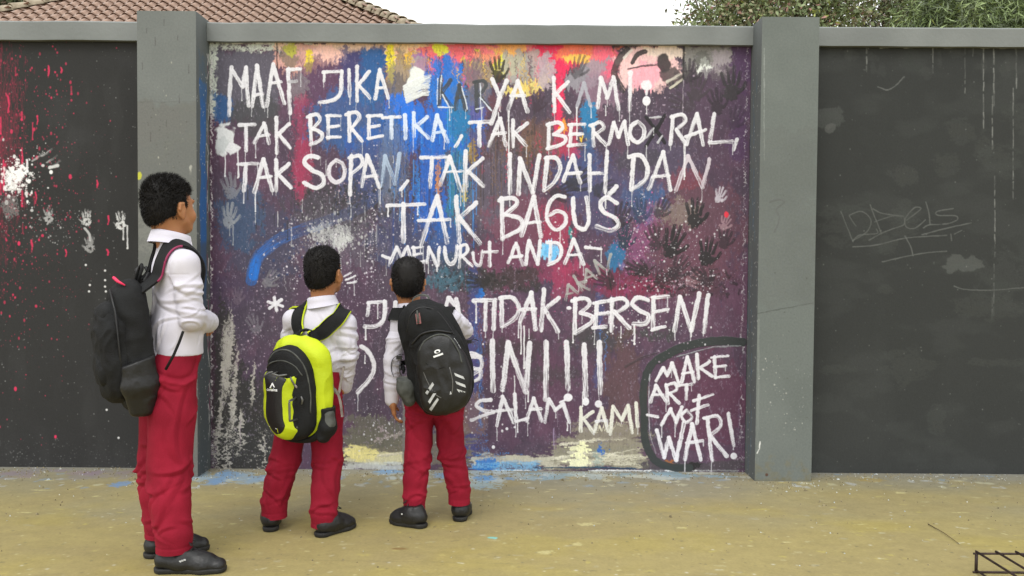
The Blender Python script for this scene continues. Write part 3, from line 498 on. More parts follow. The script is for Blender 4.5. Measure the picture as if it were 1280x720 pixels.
    # fine white spatter
    for a in ((440, 240, 60, 30, 130), (400, 320, 80, 60, 420), (330, 400, 70, 80, 260), (460, 400, 50, 80, 260), (560, 320, 50, 50, 120), (500, 300, 40, 80, 120), (800, 130, 60, 30, 120), (860, 300, 50, 50, 130), (850, 350, 70, 20, 160), (800, 290, 30, 60, 200), (700, 300, 60, 60, 120), (620, 390, 60, 40, 160), (800, 400, 80, 40, 200), (480, 530, 50, 40, 160), (600, 500, 40, 50, 90), (860, 440, 50, 40, 60), (465, 260, 5, 80, 60), (465, 300, 4, 60, 60)):
        SP(*a, [(214, 208, 218), (178, 160, 178), (226, 226, 232)][g.randint(3)], .3, 1.3, .8)
    SP(600, 320, 340, 270, 450, (196, 188, 200), .25, .9, .5, gauss=False); SP(600, 320, 340, 270, 700, (52, 42, 54), .3, 1.3, .6, gauss=False)
    SP(790, 300, 40, 60, 160, (224, 110, 170), .3, 1, .7); SP(700, 390, 130, 30, 160, (190, 90, 140), .3, 1, .6); SP(640, 548, 30, 30, 9, WH, 1, 2.4, .95)
    c.c *= (.93+.14*fbm2(np.arange(c.w)[None, :]/3.1, np.arange(c.hh)[:, None]/3.1, 2, 3))[..., None]
    return c
def paint_left():
    c = Canvas(-5.2, -2.0, 0, 2.45, 380, (44, 44, 44), wallc)
    c.mottle([(54, 54, 55), (40, 40, 40)], .012, a=.5); c.mottle([(60, 60, 60)], .05, (1, .3), .2, 9)
    PK = (226, 42, 92); g = c.rng
    for dx in (0,):
        c.blob(-60, 180, 70, 150, (110, 36, 56), .5, 1.1, (2, .6), grain=.52); c.blob(0, 170, 26, 110, (130, 36, 60), .4, 1.1, (3, .4), grain=.58)
        for i in range(60):
            x = -20-abs(g.randn())*60+abs(g.randn())*45; y = 75+g.rand()*260+abs(x)*.1; c.drip(x, y, g.uniform(3, 22), g.uniform(.6, 2.4), PK, g.uniform(.3, .85))
        c.splat(10, 180, 90, 260, 800, (196, 44, 84), .25, 1.3, .75, 1.5); c.splat(-60, 200, 150, 260, 500, PK, .3, 2.0, .85, 1.3)
    c.splat(30, 280, 100, 160, 500, (190, 60, 90), .25, 1, .6)
    for (x, y, l) in ((60, 82, 12), (76, 84, 6), (46, 145, 10), (10, 120, 20), (4, 200, 40), (27, 185, 26), (135, 270, 10), (121, 225, 9), (44, 240, 14), (82, 312, 8), (134, 312, 6), (39, 300, 14)): c.stroke([(x, y), (x+1, y+l/2), (x, y+l)], 2, PK, .75, .4)
    c.splat(90, 320, 130, 300, 700, (150, 150, 150), .2, .8, .6, gauss=False)
    c.blob(22, 217, 13, 12, (236, 236, 236), .97, 1.0, fs=.3, grain=.45); c.blob(14, 226, 12, 12, (230, 230, 230), .8, 1, fs=.3, grain=.52); c.splat(22, 222, 30, 34, 260, (235, 235, 235), .4, 2.4, .95); c.drip(34, 200, 14, 2.5)
    c.blob(10, 260, 14, 14, (120, 120, 120), .6, .8, grain=.5); c.splat(60, 280, 60, 30, 140, (190, 190, 190), .3, 1.2, .7)
    for (x, y) in ((60, 190), (66, 198), (70, 205), (48, 196)): c.stroke([(x-8, y+5), (x, y), (x+5, y-4)], 2.4, (170, 170, 170), .7, .7)
    c.stroke([(62, 209), (72, 207)], 4, (205, 205, 205), .9, .2)
    for (x, y, s_, a, k) in ((61, 270, .72, -.1, .75), (108, 273, .78, -.05, .9), (151, 277, .85, .05, 1), (112, 306, .8, -1.2, .7)):
        col = tuple(int(150*k+60) for _ in range(3))
        for t in range(0, 340, 40): c.blob(x+5.2*s_*math.cos(math.radians(t)), y+5*s_+4.5*s_*math.sin(math.radians(t)), 3*s_, 2.8*s_, col, .9*k, .8, fs=.5, grain=.5)
        for dx, L_, tt in ((-5, 8, -.35), (-1.7, 11, -.1), (1.8, 11, .08), (5.2, 9, .1)): c.stroke([(x+dx*s_, y-3*s_), (x+(dx+math.sin(tt)*L_)*s_, y-(3+L_)*s_)], 2.7*s_, col, .85*k, .65, jit=1)
        c.stroke([(x-7*s_, y+5*s_), (x-11*s_, y+1*s_)], 2.4*s_, col, .7*k, .7)
    c.drip(159, 282, 28, 1.8, (215, 215, 215), .9); c.drip(154, 282, 17, 1.6, (205, 205, 205), .9); c.stroke([(106, 285), (111, 292), (112, 300)], 3, (190, 190, 190), .8, .3, smooth=True)
    for (x, y) in ((131, 338), (107, 331), (112, 356), (131, 350), (131, 358), (132, 364), (111, 364), (133, 512), (148, 547)): c.dot(x, y, 1.4, (215, 215, 215))
    c.splat(80, 570, 120, 20, 300, (120, 120, 120), .2, .9, .6, gauss=False)
    c.stroke([(15, 50), (60, 50)], 1.5, (200, 200, 200), .6, .6)
    # the part of the panel outside the photo carries the same spatter, sparser
    c.splat(-350, 250, 250, 260, 700, (170, 60, 90), .3, 1.6, .6, gauss=False); c.splat(-350, 300, 280, 280, 600, (150, 150, 150), .25, 1, .5, gauss=False)
    return c
def paint_right():
    c = Canvas(1.6, 4.9, 0, 2.45, 330, (47, 49, 48), wallc)
    c.mottle([(52, 54, 53), (42, 44, 43)], .009, (1, .7), .6); c.mottle([(68, 71, 69)], .04, (.5, 1), .2, 9)
    g = c.rng
    q = lambda x, y: (1020+x/4.235, 230+y/4.235)
    for p in ([(130, 145), (195, 305)], [(175, 165), (240, 145), (290, 190), (270, 250), (195, 300)], [(285, 110), (345, 262)], [(175, 170), (210, 222)], [(300, 130), (350, 155), (460, 170), (400, 170), (308, 200)], [(280, 298), (345, 260), (420, 232), (465, 212), (466, 175)], [(195, 300), (230, 270), (320, 262), (318, 238)],
              [(478, 190), (545, 140), (552, 125), (520, 125), (475, 175), (475, 225), (520, 235), (578, 190)], [(580, 95), (597, 160), (602, 212)], [(725, 130), (640, 145), (645, 165), (735, 168), (745, 190), (690, 210), (600, 215), (568, 232)],
              [(195, 332), (320, 322), (480, 285), (690, 272)], [(350, 412), (500, 378), (600, 362), (690, 355)], [(560, 268), (680, 236), (820, 205)], [(470, 275), (500, 330), (512, 380)], [(712, 265), (716, 298)], [(730, 540), (790, 558), (930, 562), (1100, 548)], [(730, 265), (770, 245)]):
        c.stroke([q(*a) for a in p], 1.15, (104, 107, 104), .62, .3, smooth=len(p) > 2, jit=.3)
    for (x, y, L, w) in ((1083, 60, 27, 1.4), (1166, 60, 22, 1), (1206, 60, 60, .9), (1229, 60, 90, 1.3), (1242, 60, 60, 1.5), (1240, 120, 70, 1.3), (1270, 60, 50, 1.4), (1266, 110, 130, .9), (1243, 220, 100, 1), (1242, 330, 60, .9), (1240, 372, 22, .9), (1216, 60, 10, 1), (1320, 60, 70, 1.3), (1400, 60, 110, 1.2), (1460, 60, 50, 1.3), (1560, 60, 90, 1.2)):
        y0 = y
        while y0 < y+L: d = g.uniform(4, 14); c.stroke([(x+g.uniform(-.3, .3), y0), (x, y0+d)], w, (170, 172, 168), g.uniform(.12, .5), .5, jit=.3); y0 += d+g.uniform(0, 5)
    for i in range(24): x = g.uniform(1040, 1600); c.blob(x, g.uniform(60, 90), g.uniform(3, 12), g.uniform(4, 14), (62, 64, 62), .3, .7, grain=.4)
    c.blob(1035, 148, 20, 14, (70, 73, 71), .6, .5, grain=.3); c.blob(1037, 160, 7, 7, (92, 94, 92), .5, .5); c.blob(1130, 220, 20, 12, (62, 64, 62), .4, .6, grain=.4)
    for i in range(26): c.blob(g.uniform(1030, 1500), g.uniform(100, 580), g.uniform(10, 50), g.uniform(4, 26), (64, 67, 64), .3, .7, (.5, 1), grain=.42)
    c.blob(1255, 345, 30, 30, (58, 61, 59), .4, .8, grain=.45); c.blob(1200, 330, 26, 10, (94, 97, 94), .4, .7)
    c.stroke([(1097, 108), (1110, 112), (1122, 104), (1130, 96)], 1.4, (120, 122, 120), .5, .5, smooth=True)
    c.splat(1200, 320, 250, 280, 500, (130, 132, 128), .2, .8, .5, gauss=False); c.stroke([(1283, 80), (1283, 300)], 3, (150, 40, 70), .8, .4)
    for x in (1100, 1130, 1180, 1226, 1250): c.stroke([(x, 59.5), (x+10, 59.5)], 1.4, (170, 172, 168), .6, .5)
    return c
def paint_pillar(u0, u1, base, right):
    c = Canvas(u0, u1, 0, 2.56, 420, base, lambda x, y: (lambda q: (q[0], q[2]))(at(x, y, -.2)))
    c.mottle([tuple(b-9 for b in base), tuple(b+7 for b in base)], .015, a=.5); g = c.rng
    if right:
        c.rect(936, 590, 1030, 660, (112, 106, 82), .45, 26, grain=.3); c.rect(936, 600, 1030, 640, (100, 94, 66), .45, 16, grain=.35)
        for i in range(40): y = g.uniform(60, 590); c.stroke([(943+g.uniform(-.5, 1.5), y), (943, y+g.uniform(2, 12))], g.uniform(.6, 1.6), (150, 153, 150), .4, .6); c.dot(958, 593, 1.6, (84, 60, 48), .6); 
        c.splat(980, 490, 50, 60, 70, (190, 190, 184), .3, 1.2, .8); c.stroke([(946, 566), (949, 560), (950, 552)], 1.6, (232, 232, 228), .9, .2, smooth=True)
        c.stroke([(944, 392), (975, 386), (1016, 378)], 1, (60, 62, 60), .6, .4); c.stroke([(948, 400), (947, 580)], 2, (134, 138, 134), .4, .6); c.stroke([(955, 60), (955, 200)], 1, (168, 172, 170), .5, .6)
        c.stroke([(962, 252), (972, 249), (980, 252), (970, 262), (974, 272), (968, 290)], 2.2, (84, 84, 84), .6, .4, smooth=True)
        c.rect(945, 160, 1016, 380, (96, 99, 97), .35, 14); c.splat(980, 420, 40, 200, 60, (60, 58, 54), .3, 1, .6)
    else:
        c.rect(160, 128, 255, 700, (103, 104, 100), .7, 9); c.stroke([(170, 127), (250, 126)], 1.2, (92, 92, 90), .4, .6)
        for (x, y) in ((183, 35), (205, 24), (194, 46), (222, 44), (236, 80), (178, 78), (224, 118), (208, 150), (188, 165)): c.drip(x, y, g.uniform(4, 11), .7, (66, 58, 58), .65)
        c.splat(208, 170, 36, 50, 90, (74, 70, 66), .3, 1.1, .7); c.splat(208, 260, 36, 160, 60, (180, 178, 164), .3, 1.1, .7, 1.6)
        for (x, y) in ((238, 208), (206, 290), (176, 250), (190, 240), (240, 260)): c.stroke([(x, y), (x, y+9)], 3, (178, 178, 168), .7, .6)
        c.blob(174, 220, 3, 5, (190, 190, 60), .9, .4); c.blob(200, 285, 30, 40, (132, 132, 128), .4, .8, grain=.45)
    return c
def paint_side(right):   # u = depth 0 (wall) .. .2 (front)
    c = Canvas(0, .2, 0, 2.56, 420, (92, 97, 97), lambda x, y: (x, y)); c.k = .00472*420
    c.mottle([(82, 86, 88), (100, 104, 104)], .03, (1, .3), .5); g = c.rng
    if not right:
        c.rect(.05, 2.2, .14, .9, (48, 98, 158), .95, 4, (2, .3)); c.rect(.04, 2.35, .15, 2.1, (70, 96, 120), .6, 6, (3, .3), grain=.4); c.rect(.04, 1.0, .16, 0, (72, 80, 88), .7, 6, (2, .3)); c.rect(0, 1.3, .2, 0, (74, 80, 82), .6, 10, (2, .3))
        for i in range(40): y = g.uniform(.2, 2.4); c.stroke([(g.uniform(0, .04), y), (g.uniform(0, .04), y-g.uniform(.02, .1))], g.uniform(1, 3), [(210, 208, 206), (116, 60, 90)][i % 2], .7, .5)
    else:
        for i in range(90): y = g.uniform(.1, 2.4); x = g.uniform(0, .12); c.stroke([(x, y), (x, y-g.uniform(.02, .12))], g.uniform(.8, 2.4), [(66, 96, 124), (80, 110, 130), (70, 74, 80)][i % 3], .5, .5)
    for i in range(160): c.dot(g.uniform(0, .2), g.uniform(0, 2.3), g.uniform(.4, 1.1), (190, 190, 188), .7)
    return c
def box_uv(name, lo, hi, mats, parent, cv=None, side=None, nx=1, nz=1, axis='front', bumpy=0, seed=0):
    """block with its -Y face gridded and painted (material 0), other faces material 1, optional side face material 2"""
    x0, y0, z0 = lo; x1, y1, z1 = hi
    xs = np.linspace(x0, x1, nx+1); zs = np.linspace(z0, z1, nz+1); V = []; Fs = []; mi = []; uvs = []
    for j in range(nz+1):
        for i in range(nx+1): V.append((xs[i], y0, zs[j]))
    P = np.array(V)
    if bumpy:
        dn = (fbm3(P*np.array([2.2, 1, 2.2])+seed, 5, 3)-.5)*bumpy; e = (P[:, 0] > x0+1e-6) & (P[:, 0] < x1-1e-6) & (P[:, 2] > z0+1e-6) & (P[:, 2] < z1-1e-6); P[e, 1] += dn[e]
    V = [tuple(p) for p in P]
    UV = lambda x, z: ((x-cv.u0)/(cv.u1-cv.u0), (z-cv.v0)/(cv.v1-cv.v0))
    for j in range(nz):
        for i in range(nx):
            a = j*(nx+1)+i; Fs.append((a, a+1, a+nx+2, a+nx+1)); mi.append(0); uvs.append([UV(V[k][0], V[k][2]) for k in Fs[-1]])
    n = len(V); bl = range(0, nx+1); tl = range(nz*(nx+1), (nz+1)*(nx+1)); lf = [j*(nx+1) for j in range(nz+1)]; rt = [j*(nx+1)+nx for j in range(nz+1)]
    V += [(x0, y1, z0), (x1, y1, z0), (x1, y1, z1), (x0, y1, z1)]
    Fs.append((n+1, n, n+3, n+2)); mi.append(1); uvs.append([(0, 0)]*4)
    Fs.append(tuple([n, n+1]+list(bl)[::-1])); mi.append(1); uvs.append([(0, 0)]*len(Fs[-1]))
    Fs.append(tuple([n+2, n+3]+list(tl))); mi.append(1); uvs.append([(0, 0)]*len(Fs[-1]))
    for k, (edge, b, t, flip) in enumerate(((lf, n, n+3, 0), (rt, n+1, n+2, 1))):
        f = [b]+list(edge)+[t]
        if flip: f = f[::-1]
        f = tuple(f) ; Fs.append(f); s_ = side and ((side == 'right') == bool(flip)); mi.append(2 if s_ else 1)
        uvs.append([(-V[i][1]/.2, V[i][2]/2.56) for i in f])
    o = mesh(name, V, Fs, None, parent, smooth=False); me = o.data
    for m in mats: me.materials.append(m)
    me.polygons.foreach_set('material_index', mi)
    ul = me.uv_layers.new(name='uv'); ul.data.foreach_set('uv', np.array([c for f in uvs for p in f for c in p], np.float32))
    return o
grey = mat('grey_wall_paint', (122, 127, 124), .7, (110, 114, 112), 5, .4, 60)
wall = empty('boundary_wall', (0, 0, 0), 'long grey concrete wall with a graffiti mural between two pillars', 'wall')
mur = paint_mural(); m_mur = canvas_mat('mural_paint', mur, .58, .5, .004)
cl = paint_left(); m_l = canvas_mat('left_panel_paint', cl, .75, .4); crr = paint_right(); m_r = canvas_mat('right_panel_paint', crr, .7, .35)
print('canvases', time.time()-T0)
PZ = 2.445
tag(box_uv('wall_panel', (-1.733, 0, -.1), (1.352, .12, PZ), [m_mur, grey], wall, mur, nx=60, nz=46, bumpy=.006), 'purple mural panel full of white brushed writing')
tag(box_uv('wall_panel', (-5.25, 0.0, -.1), (-2.05, .12, PZ), [m_l, grey], wall, cl, nx=40, nz=30, bumpy=.006, seed=4), 'dark charcoal panel with pink spatter and white handprints')
tag(box_uv('wall_panel', (1.66, 0.0, -.1), (4.86, .12, PZ), [m_r, grey], wall, crr, nx=40, nz=30, bumpy=.006, seed=9), 'dark charcoal panel with a faint scratched tag and white runs')
pl = paint_pillar(-2.06, -1.73, (108, 112, 110), False); m_pl = canvas_mat('left_pillar_paint', pl, .7, .45)
pr = paint_pillar(1.35, 1.67, (103, 109, 106), True); m_pr = canvas_mat('right_pillar_paint', pr, .7, .45)
m_sl = canvas_mat('left_pillar_side', paint_side(False), .7, .3); m_sr = canvas_mat('right_pillar_side', paint_side(True), .7, .3)
tag(box_uv('pillar', (-2.057, -.2, -.1), (-1.735, .16, 2.560), [m_pl, grey, m_sl], wall, pl, 'right', nx=6, nz=40, bumpy=.004), 'grey pillar with a blue painted inner side')
tag(box_uv('pillar', (1.354, -.2, -.1), (1.667, .16, 2.552), [m_pr, grey, m_sr], wall, pr, 'left', nx=6, nz=40, bumpy=.004), 'grey pillar stained brown at its foot')
for x in (-5.57, 4.865): box_uv('pillar', (x, -.2, -.1), (x+.32, .16, 2.556), [grey, grey], wall, pl)
m_cop = mat('coping_paint', (124, 128, 127), .7, (112, 116, 115), 3, .35, 50)
for (x0, x1) in ((-5.25, -2.057), (-1.735, 1.354), (1.667, 4.865)):
    b = MB(); n = 24
    for i in range(n): pass
    xs = np.linspace(x0+.001, x1-.001, n+1); rr = np.random.RandomState(int(abs(x0)*10)).randn(n+1)*.0012
    V = []
    for i, x in enumerate(xs): V += [(x, -.035, PZ-.004+rr[i]), (x, -.038, 2.540+rr[i]), (x, -.030, 2.5475+rr[i]), (x, .15, 2.548+rr[i]), (x, .15, PZ-.004)]
    Fs = [];
    for i in range(n):
        for k in range(5): Fs.append((i*5+k, i*5+(k+1) % 5, i*5+5+(k+1) % 5, i*5+5+k)[::-1])
    Fs += [tuple(range(5)), tuple(range(n*5, n*5+5))[::-1]]
    b.add(V, Fs).build('coping', m_cop, wall)
# ------------------------------------------------------------------ ground and pavement
soil = mat('soil', (120, 112, 84), .95, (92, 100, 60), 1.5, .6, 20)
gsh = mesh('ground', [(-400, -400, -.03), (400, -400, -.03), (400, 400, -.03), (-400, 400, -.03)], [(0, 1, 2, 3)], soil, smooth=False); tag(gsh, kind='structure')
def paint_floor():
    c = Canvas(-4.4, 4.4, -3.2, .05, 230, (158, 146, 100), lambda x, y: (lambda q: (q[0], q[1]))(gr(x, y)))
    c.k = .0035*230
    yy = (c.v1-np.arange(c.hh)[:, None]/c.res); xx = c.u0+np.arange(c.w)[None, :]/c.res
    n = fbm2(xx*1.1+4, yy*2.2, 3, 5); n2 = fbm2(xx*4, yy*7, 5, 4); n3 = fbm2(xx*18, yy*30, 1, 3)
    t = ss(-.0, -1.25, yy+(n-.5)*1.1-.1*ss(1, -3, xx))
    A = hexc((130, 126, 108)); Bc = hexc((154, 141, 92)); Cc = hexc((147, 134, 92))
    c.c = A+(Bc-A)*t[..., None]; c.c += (Cc-c.c)*(ss(.5, .7, n2)*.5)[..., None]
    yel = hexc((160, 146, 78)); c.c += (yel-c.c)*(ss(.5, .75, fbm2(xx*2.4+9, yy*4, 6, 4))*.45*ss(-.2, -.9, yy))[..., None]
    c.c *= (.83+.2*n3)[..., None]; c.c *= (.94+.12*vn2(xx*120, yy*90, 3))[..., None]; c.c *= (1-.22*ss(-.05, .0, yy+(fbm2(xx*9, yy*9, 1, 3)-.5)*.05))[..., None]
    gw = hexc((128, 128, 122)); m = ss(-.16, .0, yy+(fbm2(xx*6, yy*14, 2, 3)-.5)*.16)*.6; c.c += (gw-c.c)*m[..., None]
    g = c.rng
    def fleck(x, y, sx, sy, col, a, gr_=.5, rot=0): c.blob(x, y, sx, sy*2.2, col, a, .8, fs=.2, rot=rot, grain=gr_, hgt=.5)
    W2 = (176, 184, 186); BL = (96, 132, 176); PKK = (150, 116, 126)
    for i in range(16): fleck(g.uniform(250, 345), g.uniform(590, 603), g.uniform(10, 24), g.uniform(5, 10), [(104, 136, 170), (132, 150, 162)][i % 2], .75, .4)
    for i in range(20): fleck(g.uniform(400, 640), g.uniform(589, 600), g.uniform(8, 24), g.uniform(4, 9), [(104, 140, 176), (166, 176, 178), (150, 156, 150)][i % 3], .75, .42)
    for i in range(26): fleck(g.uniform(640, 950), g.uniform(590, 598), g.uniform(10, 30), g.uniform(3, 8), [(150, 162, 166), (120, 146, 160), (170, 172, 160)][i % 3], .7, .42)
    for i in range(16): fleck(g.uniform(0, 170), g.uniform(588, 596), g.uniform(10, 30), g.uniform(4, 10), [(130, 116, 124), (126, 120, 120)][i % 2], .6, .4)
    fleck(150, 605, 16, 8, BL, .8, .45); fleck(605, 598, 16, 10, (60, 130, 190), .8, .45); fleck(600, 606, 30, 12, (150, 176, 186), .7, .48)
    for i in range(120): fleck(g.uniform(-50, 1330), g.uniform(592, 610), g.uniform(3, 10), g.uniform(2, 4), [(168, 172, 172), (120, 140, 156), (180, 178, 150)][i % 3], .55, .45)
    for i in range(260):
        y = 600+g.rand()**1.2*125; fleck(g.uniform(-60, 1340), y, g.uniform(2, 9), g.uniform(.6, 1.8), [(176, 168, 128), (172, 160, 100), (160, 156, 134), (176, 164, 88)][i % 4], g.uniform(.3, .6), .5, g.uniform(-.4, .4))
    for (x, y, sx, sy) in ((1124, 616, 12, 6), (735, 617, 14, 4), (30, 640, 14, 3), (50, 612, 20, 3), (1075, 655, 8, 3), (735, 655, 16, 10), (700, 636, 10, 4), (290, 655, 8, 4), (285, 618, 12, 3), (680, 690, 14, 8), (120, 620, 8, 5), (60, 600, 10, 4), (1200, 640, 16, 3), (720, 680, 10, 8), (850, 660, 8, 4)):
        fleck(x, y, sx*.8, sy*.35, (190, 182, 130), .7, .48); 
    for i in range(60):
        x, y = g.uniform(-40, 1320), 598+g.rand()*120; a = g.uniform(-.5, .5); l = g.uniform(2, 10)
        c.stroke([(x, y), (x+l*math.cos(a), y+l*math.sin(a)*.5)], g.uniform(.8, 2), [(214, 208, 160), (90, 84, 66), (200, 200, 180)][i % 3], .75, .3)
    for i in range(700): c.dot(g.uniform(-60, 1340), 596+g.rand()*124, g.uniform(.5, 2.0), [(84, 80, 64), (190, 184, 140), (110, 100, 70), (200, 200, 186)][g.randint(4)], .6)
    # hairline cracks and joints
    for p in ([(601, 590), (604, 615), (600, 650)], [(602, 610), (640, 612), (700, 612)], [(660, 608), (720, 610)], [(1160, 655), (1180, 668), (1200, 682), (1212, 683), (1280, 684)], [(-40, 640), (60, 641), (160, 640)], [(820, 640), (840, 652), (846, 670)], [(240, 640), (260, 652)], [(380, 700), (520, 702), (700, 706)], [(960, 610), (990, 625), (1060, 632)]):
        c.stroke(p, 1.0, (112, 104, 74), .5, .45, -.5, jit=.6)
    c.blob(842, 600, 5, 2, (50, 46, 40), .9, .6); c.blob(500, 686, 10, 3, (120, 92, 50), .7, .6)
    fleck(614, 672, 6, 2, (120, 190, 186), .9, .3); fleck(1090, 600, 20, 5, (150, 130, 70), .7, .4)
    return c
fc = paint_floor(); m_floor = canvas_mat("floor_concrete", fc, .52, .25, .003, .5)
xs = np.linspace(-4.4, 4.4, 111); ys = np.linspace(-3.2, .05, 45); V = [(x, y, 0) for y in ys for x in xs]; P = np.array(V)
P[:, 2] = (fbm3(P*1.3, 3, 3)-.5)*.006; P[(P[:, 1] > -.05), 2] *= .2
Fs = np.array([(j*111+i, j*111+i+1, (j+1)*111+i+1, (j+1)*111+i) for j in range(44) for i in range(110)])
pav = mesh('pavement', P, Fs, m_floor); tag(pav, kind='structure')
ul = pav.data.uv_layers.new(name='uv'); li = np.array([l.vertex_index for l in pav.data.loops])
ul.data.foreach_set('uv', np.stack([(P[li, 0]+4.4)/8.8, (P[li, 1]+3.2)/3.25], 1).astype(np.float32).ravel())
apr = mat('apron_concrete', (156, 142, 94), .9, (138, 126, 82), 2, .4, 40)
ap = MB().add([(-30, -14, -.006), (30, -14, -.006), (30, .02, -.006), (-30, .02, -.006)], [(0, 1, 2, 3)]).build('pavement', apr); tag(ap, kind='structure')
rg = np.random.RandomState(12); gm = [mat('grit', (150, 140, 110), .9, (96, 88, 66), 40), mat('paint_flakes', (206, 204, 190), .7, (150, 170, 190), 50)]
for mi, (m_, n_) in enumerate(zip(gm, (1500, 500))):
    V = []; Fs = []
    for i in range(n_):
        x = rg.uniform(-3.6, 3.6); y = -abs(rg.randn())*(.12 if i % 3 else .9)-.012; r = rg.uniform(.0015, .0045)*(1 if i % 25 else 2); y = min(y, -.015)
        if (-2.07 < x < -1.72 or 1.34 < x < 1.68) and y > -.21: y -= .21
        k = len(V); a0 = rg.uniform(0, 6.28); hz = r*(rg.uniform(.5, 1.1) if mi == 0 else .18)
        for j in range(5): a = a0+j*1.2566+rg.uniform(-.3, .3); q = r*rg.uniform(.7, 1.3); V.append((x+q*math.cos(a), y+q*math.sin(a), -.002))
        for j in range(5): b_ = V[k+j]; V.append((x+(b_[0]-x)*.6, y+(b_[1]-y)*.6, hz+.002))
        Fs += [(k+j, k+(j+1) % 5, k+5+(j+1) % 5, k+5+j) for j in range(5)]+[tuple(range(k+5, k+10))]
    tag(mesh(['grit', 'paint_flakes'][mi], V, Fs, m_, smooth=False), ['fine grit scattered on the pavement, thickest along the wall foot', 'tiny pale paint flakes fallen on the pavement near the wall'][mi], ['grit', 'flakes'][mi], None, 'stuff')
print('walls', time.time()-T0)
# ------------------------------------------------------------------ solid modelling by distance fields
class Fld:
    def __init__(s, lo, hi, h):
        s.lo = np.array(lo, np.float32); s.h = h; s.n = np.ceil((np.array(hi)-s.lo)/h).astype(int)+1
        s.f = np.full(s.n, .5, np.float32)
        s.ax = [s.lo[i]+np.arange(s.n[i], dtype=np.float32)*h for i in range(3)]
    def _b(s, lo, hi, pad):
        i0 = np.maximum(np.floor((np.array(lo)-pad-s.lo)/s.h).astype(int), 0); i1 = np.minimum(np.ceil((np.array(hi)+pad-s.lo)/s.h).astype(int)+1, s.n)
        if (i1 <= i0).any(): return None, None
        sl = tuple(slice(a, b) for a, b in zip(i0, i1))
        return sl, (s.ax[0][sl[0]][:, None, None], s.ax[1][sl[1]][None, :, None], s.ax[2][sl[2]][None, None, :])
    def _c(s, sl, d, k, op):
        a = s.f[sl]
        if op == 'sub': d = -d; 
        if op == 'add':
            if k > 0: h = np.maximum(k-np.abs(a-d), 0)/k; r = np.minimum(a, d)-h*h*k*.25
            else: r = np.minimum(a, d)
        else:
            if k > 0: h = np.maximum(k-np.abs(a-d), 0)/k; r = np.maximum(a, d)+h*h*k*.25
            else: r = np.maximum(a, d)
        s.f[sl] = r
    def cap(s, a, b, ra, rb=None, k=.01, op='add', wide=None):
        """tapered capsule; wide = (direction, factor) flattens the section so it is `factor` times wider along direction"""
        rb = ra if rb is None else rb; a = np.array(a, float); b = np.array(b, float); R = max(ra, rb)*(wide[1] if wide else 1)
        sl, (X, Y, Z) = s._b(np.minimum(a, b)-R, np.maximum(a, b)+R, k+3*s.h)
        if sl is None: return s
        d = b-a; L2 = d@d+1e-12
        x, y, z = X-a[0], Y-a[1], Z-a[2]; t = np.clip((x*d[0]+y*d[1]+z*d[2])/L2, 0, 1)
        x = x-t*d[0]; y = y-t*d[1]; z = z-t*d[2]; q = x*x+y*y+z*z
        if wide:
            w = np.array(wide[0], float); w /= np.linalg.norm(w); p = x*w[0]+y*w[1]+z*w[2]; f = wide[1]
            q = q-p*p+(p/f)**2
        s._c(sl, np.sqrt(np.maximum(q, 0))-(ra+(rb-ra)*t), k, op); return s
    def chain(s, pts, rs, k=.01, **kw):
        for i in range(len(pts)-1): s.cap(pts[i], pts[i+1], rs[i], rs[i+1], k, **kw)
        return s
    def ell(s, c, r, R=np.eye(3), k=.01, op='add'):
        c = np.array(c, float); r = np.array(r, float); m = r.max(); sl, g = s._b(c-m, c+m, k+3*s.h)
        if sl is None: return s
        x, y, z = g[0]-c[0], g[1]-c[1], g[2]-c[2]
        q = [x*R[0, i]+y*R[1, i]+z*R[2, i] for i in range(3)]
        k0 = np.sqrt(sum((q[i]/r[i])**2 for i in range(3))); k1 = np.sqrt(sum((q[i]/r[i]**2)**2 for i in range(3)))+1e-9
        s._c(sl, k0*(k0-1)/k1, k, op); return s
    def box(s, c, hf, R=np.eye(3), r=.01, k=.01, op='add'):
        c = np.array(c, float); hf = np.array(hf, float); m = np.linalg.norm(hf); sl, g = s._b(c-m, c+m, k+3*s.h)
        if sl is None: return s
        x, y, z = g[0]-c[0], g[1]-c[1], g[2]-c[2]
        q = [np.abs(x*R[0, i]+y*R[1, i]+z*R[2, i])-(hf[i]-r) for i in range(3)]
        d = np.sqrt(sum(np.maximum(v, 0)**2 for v in q))+np.minimum(np.maximum(np.maximum(q[0], q[1]), q[2]), 0)-r
        s._c(sl, d, k, op); return s
    def plane(s, p, n, k=0):
        """cut away the side n points to"""
        n = np.array(n, float); n /= np.linalg.norm(n); p = np.array(p)
        d = (s.ax[0][:, None, None]-p[0])*n[0]+(s.ax[1][None, :, None]-p[1])*n[1]+(s.ax[2][None, None, :]-p[2])*n[2]
        s._c((slice(None),)*3, d, k, 'and'); return s
    def val(s, P):
        q = (np.asarray(P, float)-s.lo)/s.h; q = np.clip(q, 0, s.n-1.001); i = q.astype(int); f = q-i; o = 0
        for dx in (0, 1):
            for dy in (0, 1):
                for dz in (0, 1):
                    w = (f[..., 0] if dx else 1-f[..., 0])*(f[..., 1] if dy else 1-f[..., 1])*(f[..., 2] if dz else 1-f[..., 2])
                    o = o+w*s.f[i[..., 0]+dx, i[..., 1]+dy, i[..., 2]+dz]
        return o
    def grad(s, P):
        e = s.h; P = np.asarray(P, float)
        g = np.stack([s.val(P+np.eye(3)[i]*e)-s.val(P-np.eye(3)[i]*e) for i in range(3)], -1)
        return g/(np.linalg.norm(g, axis=-1, keepdims=True)+1e-9)
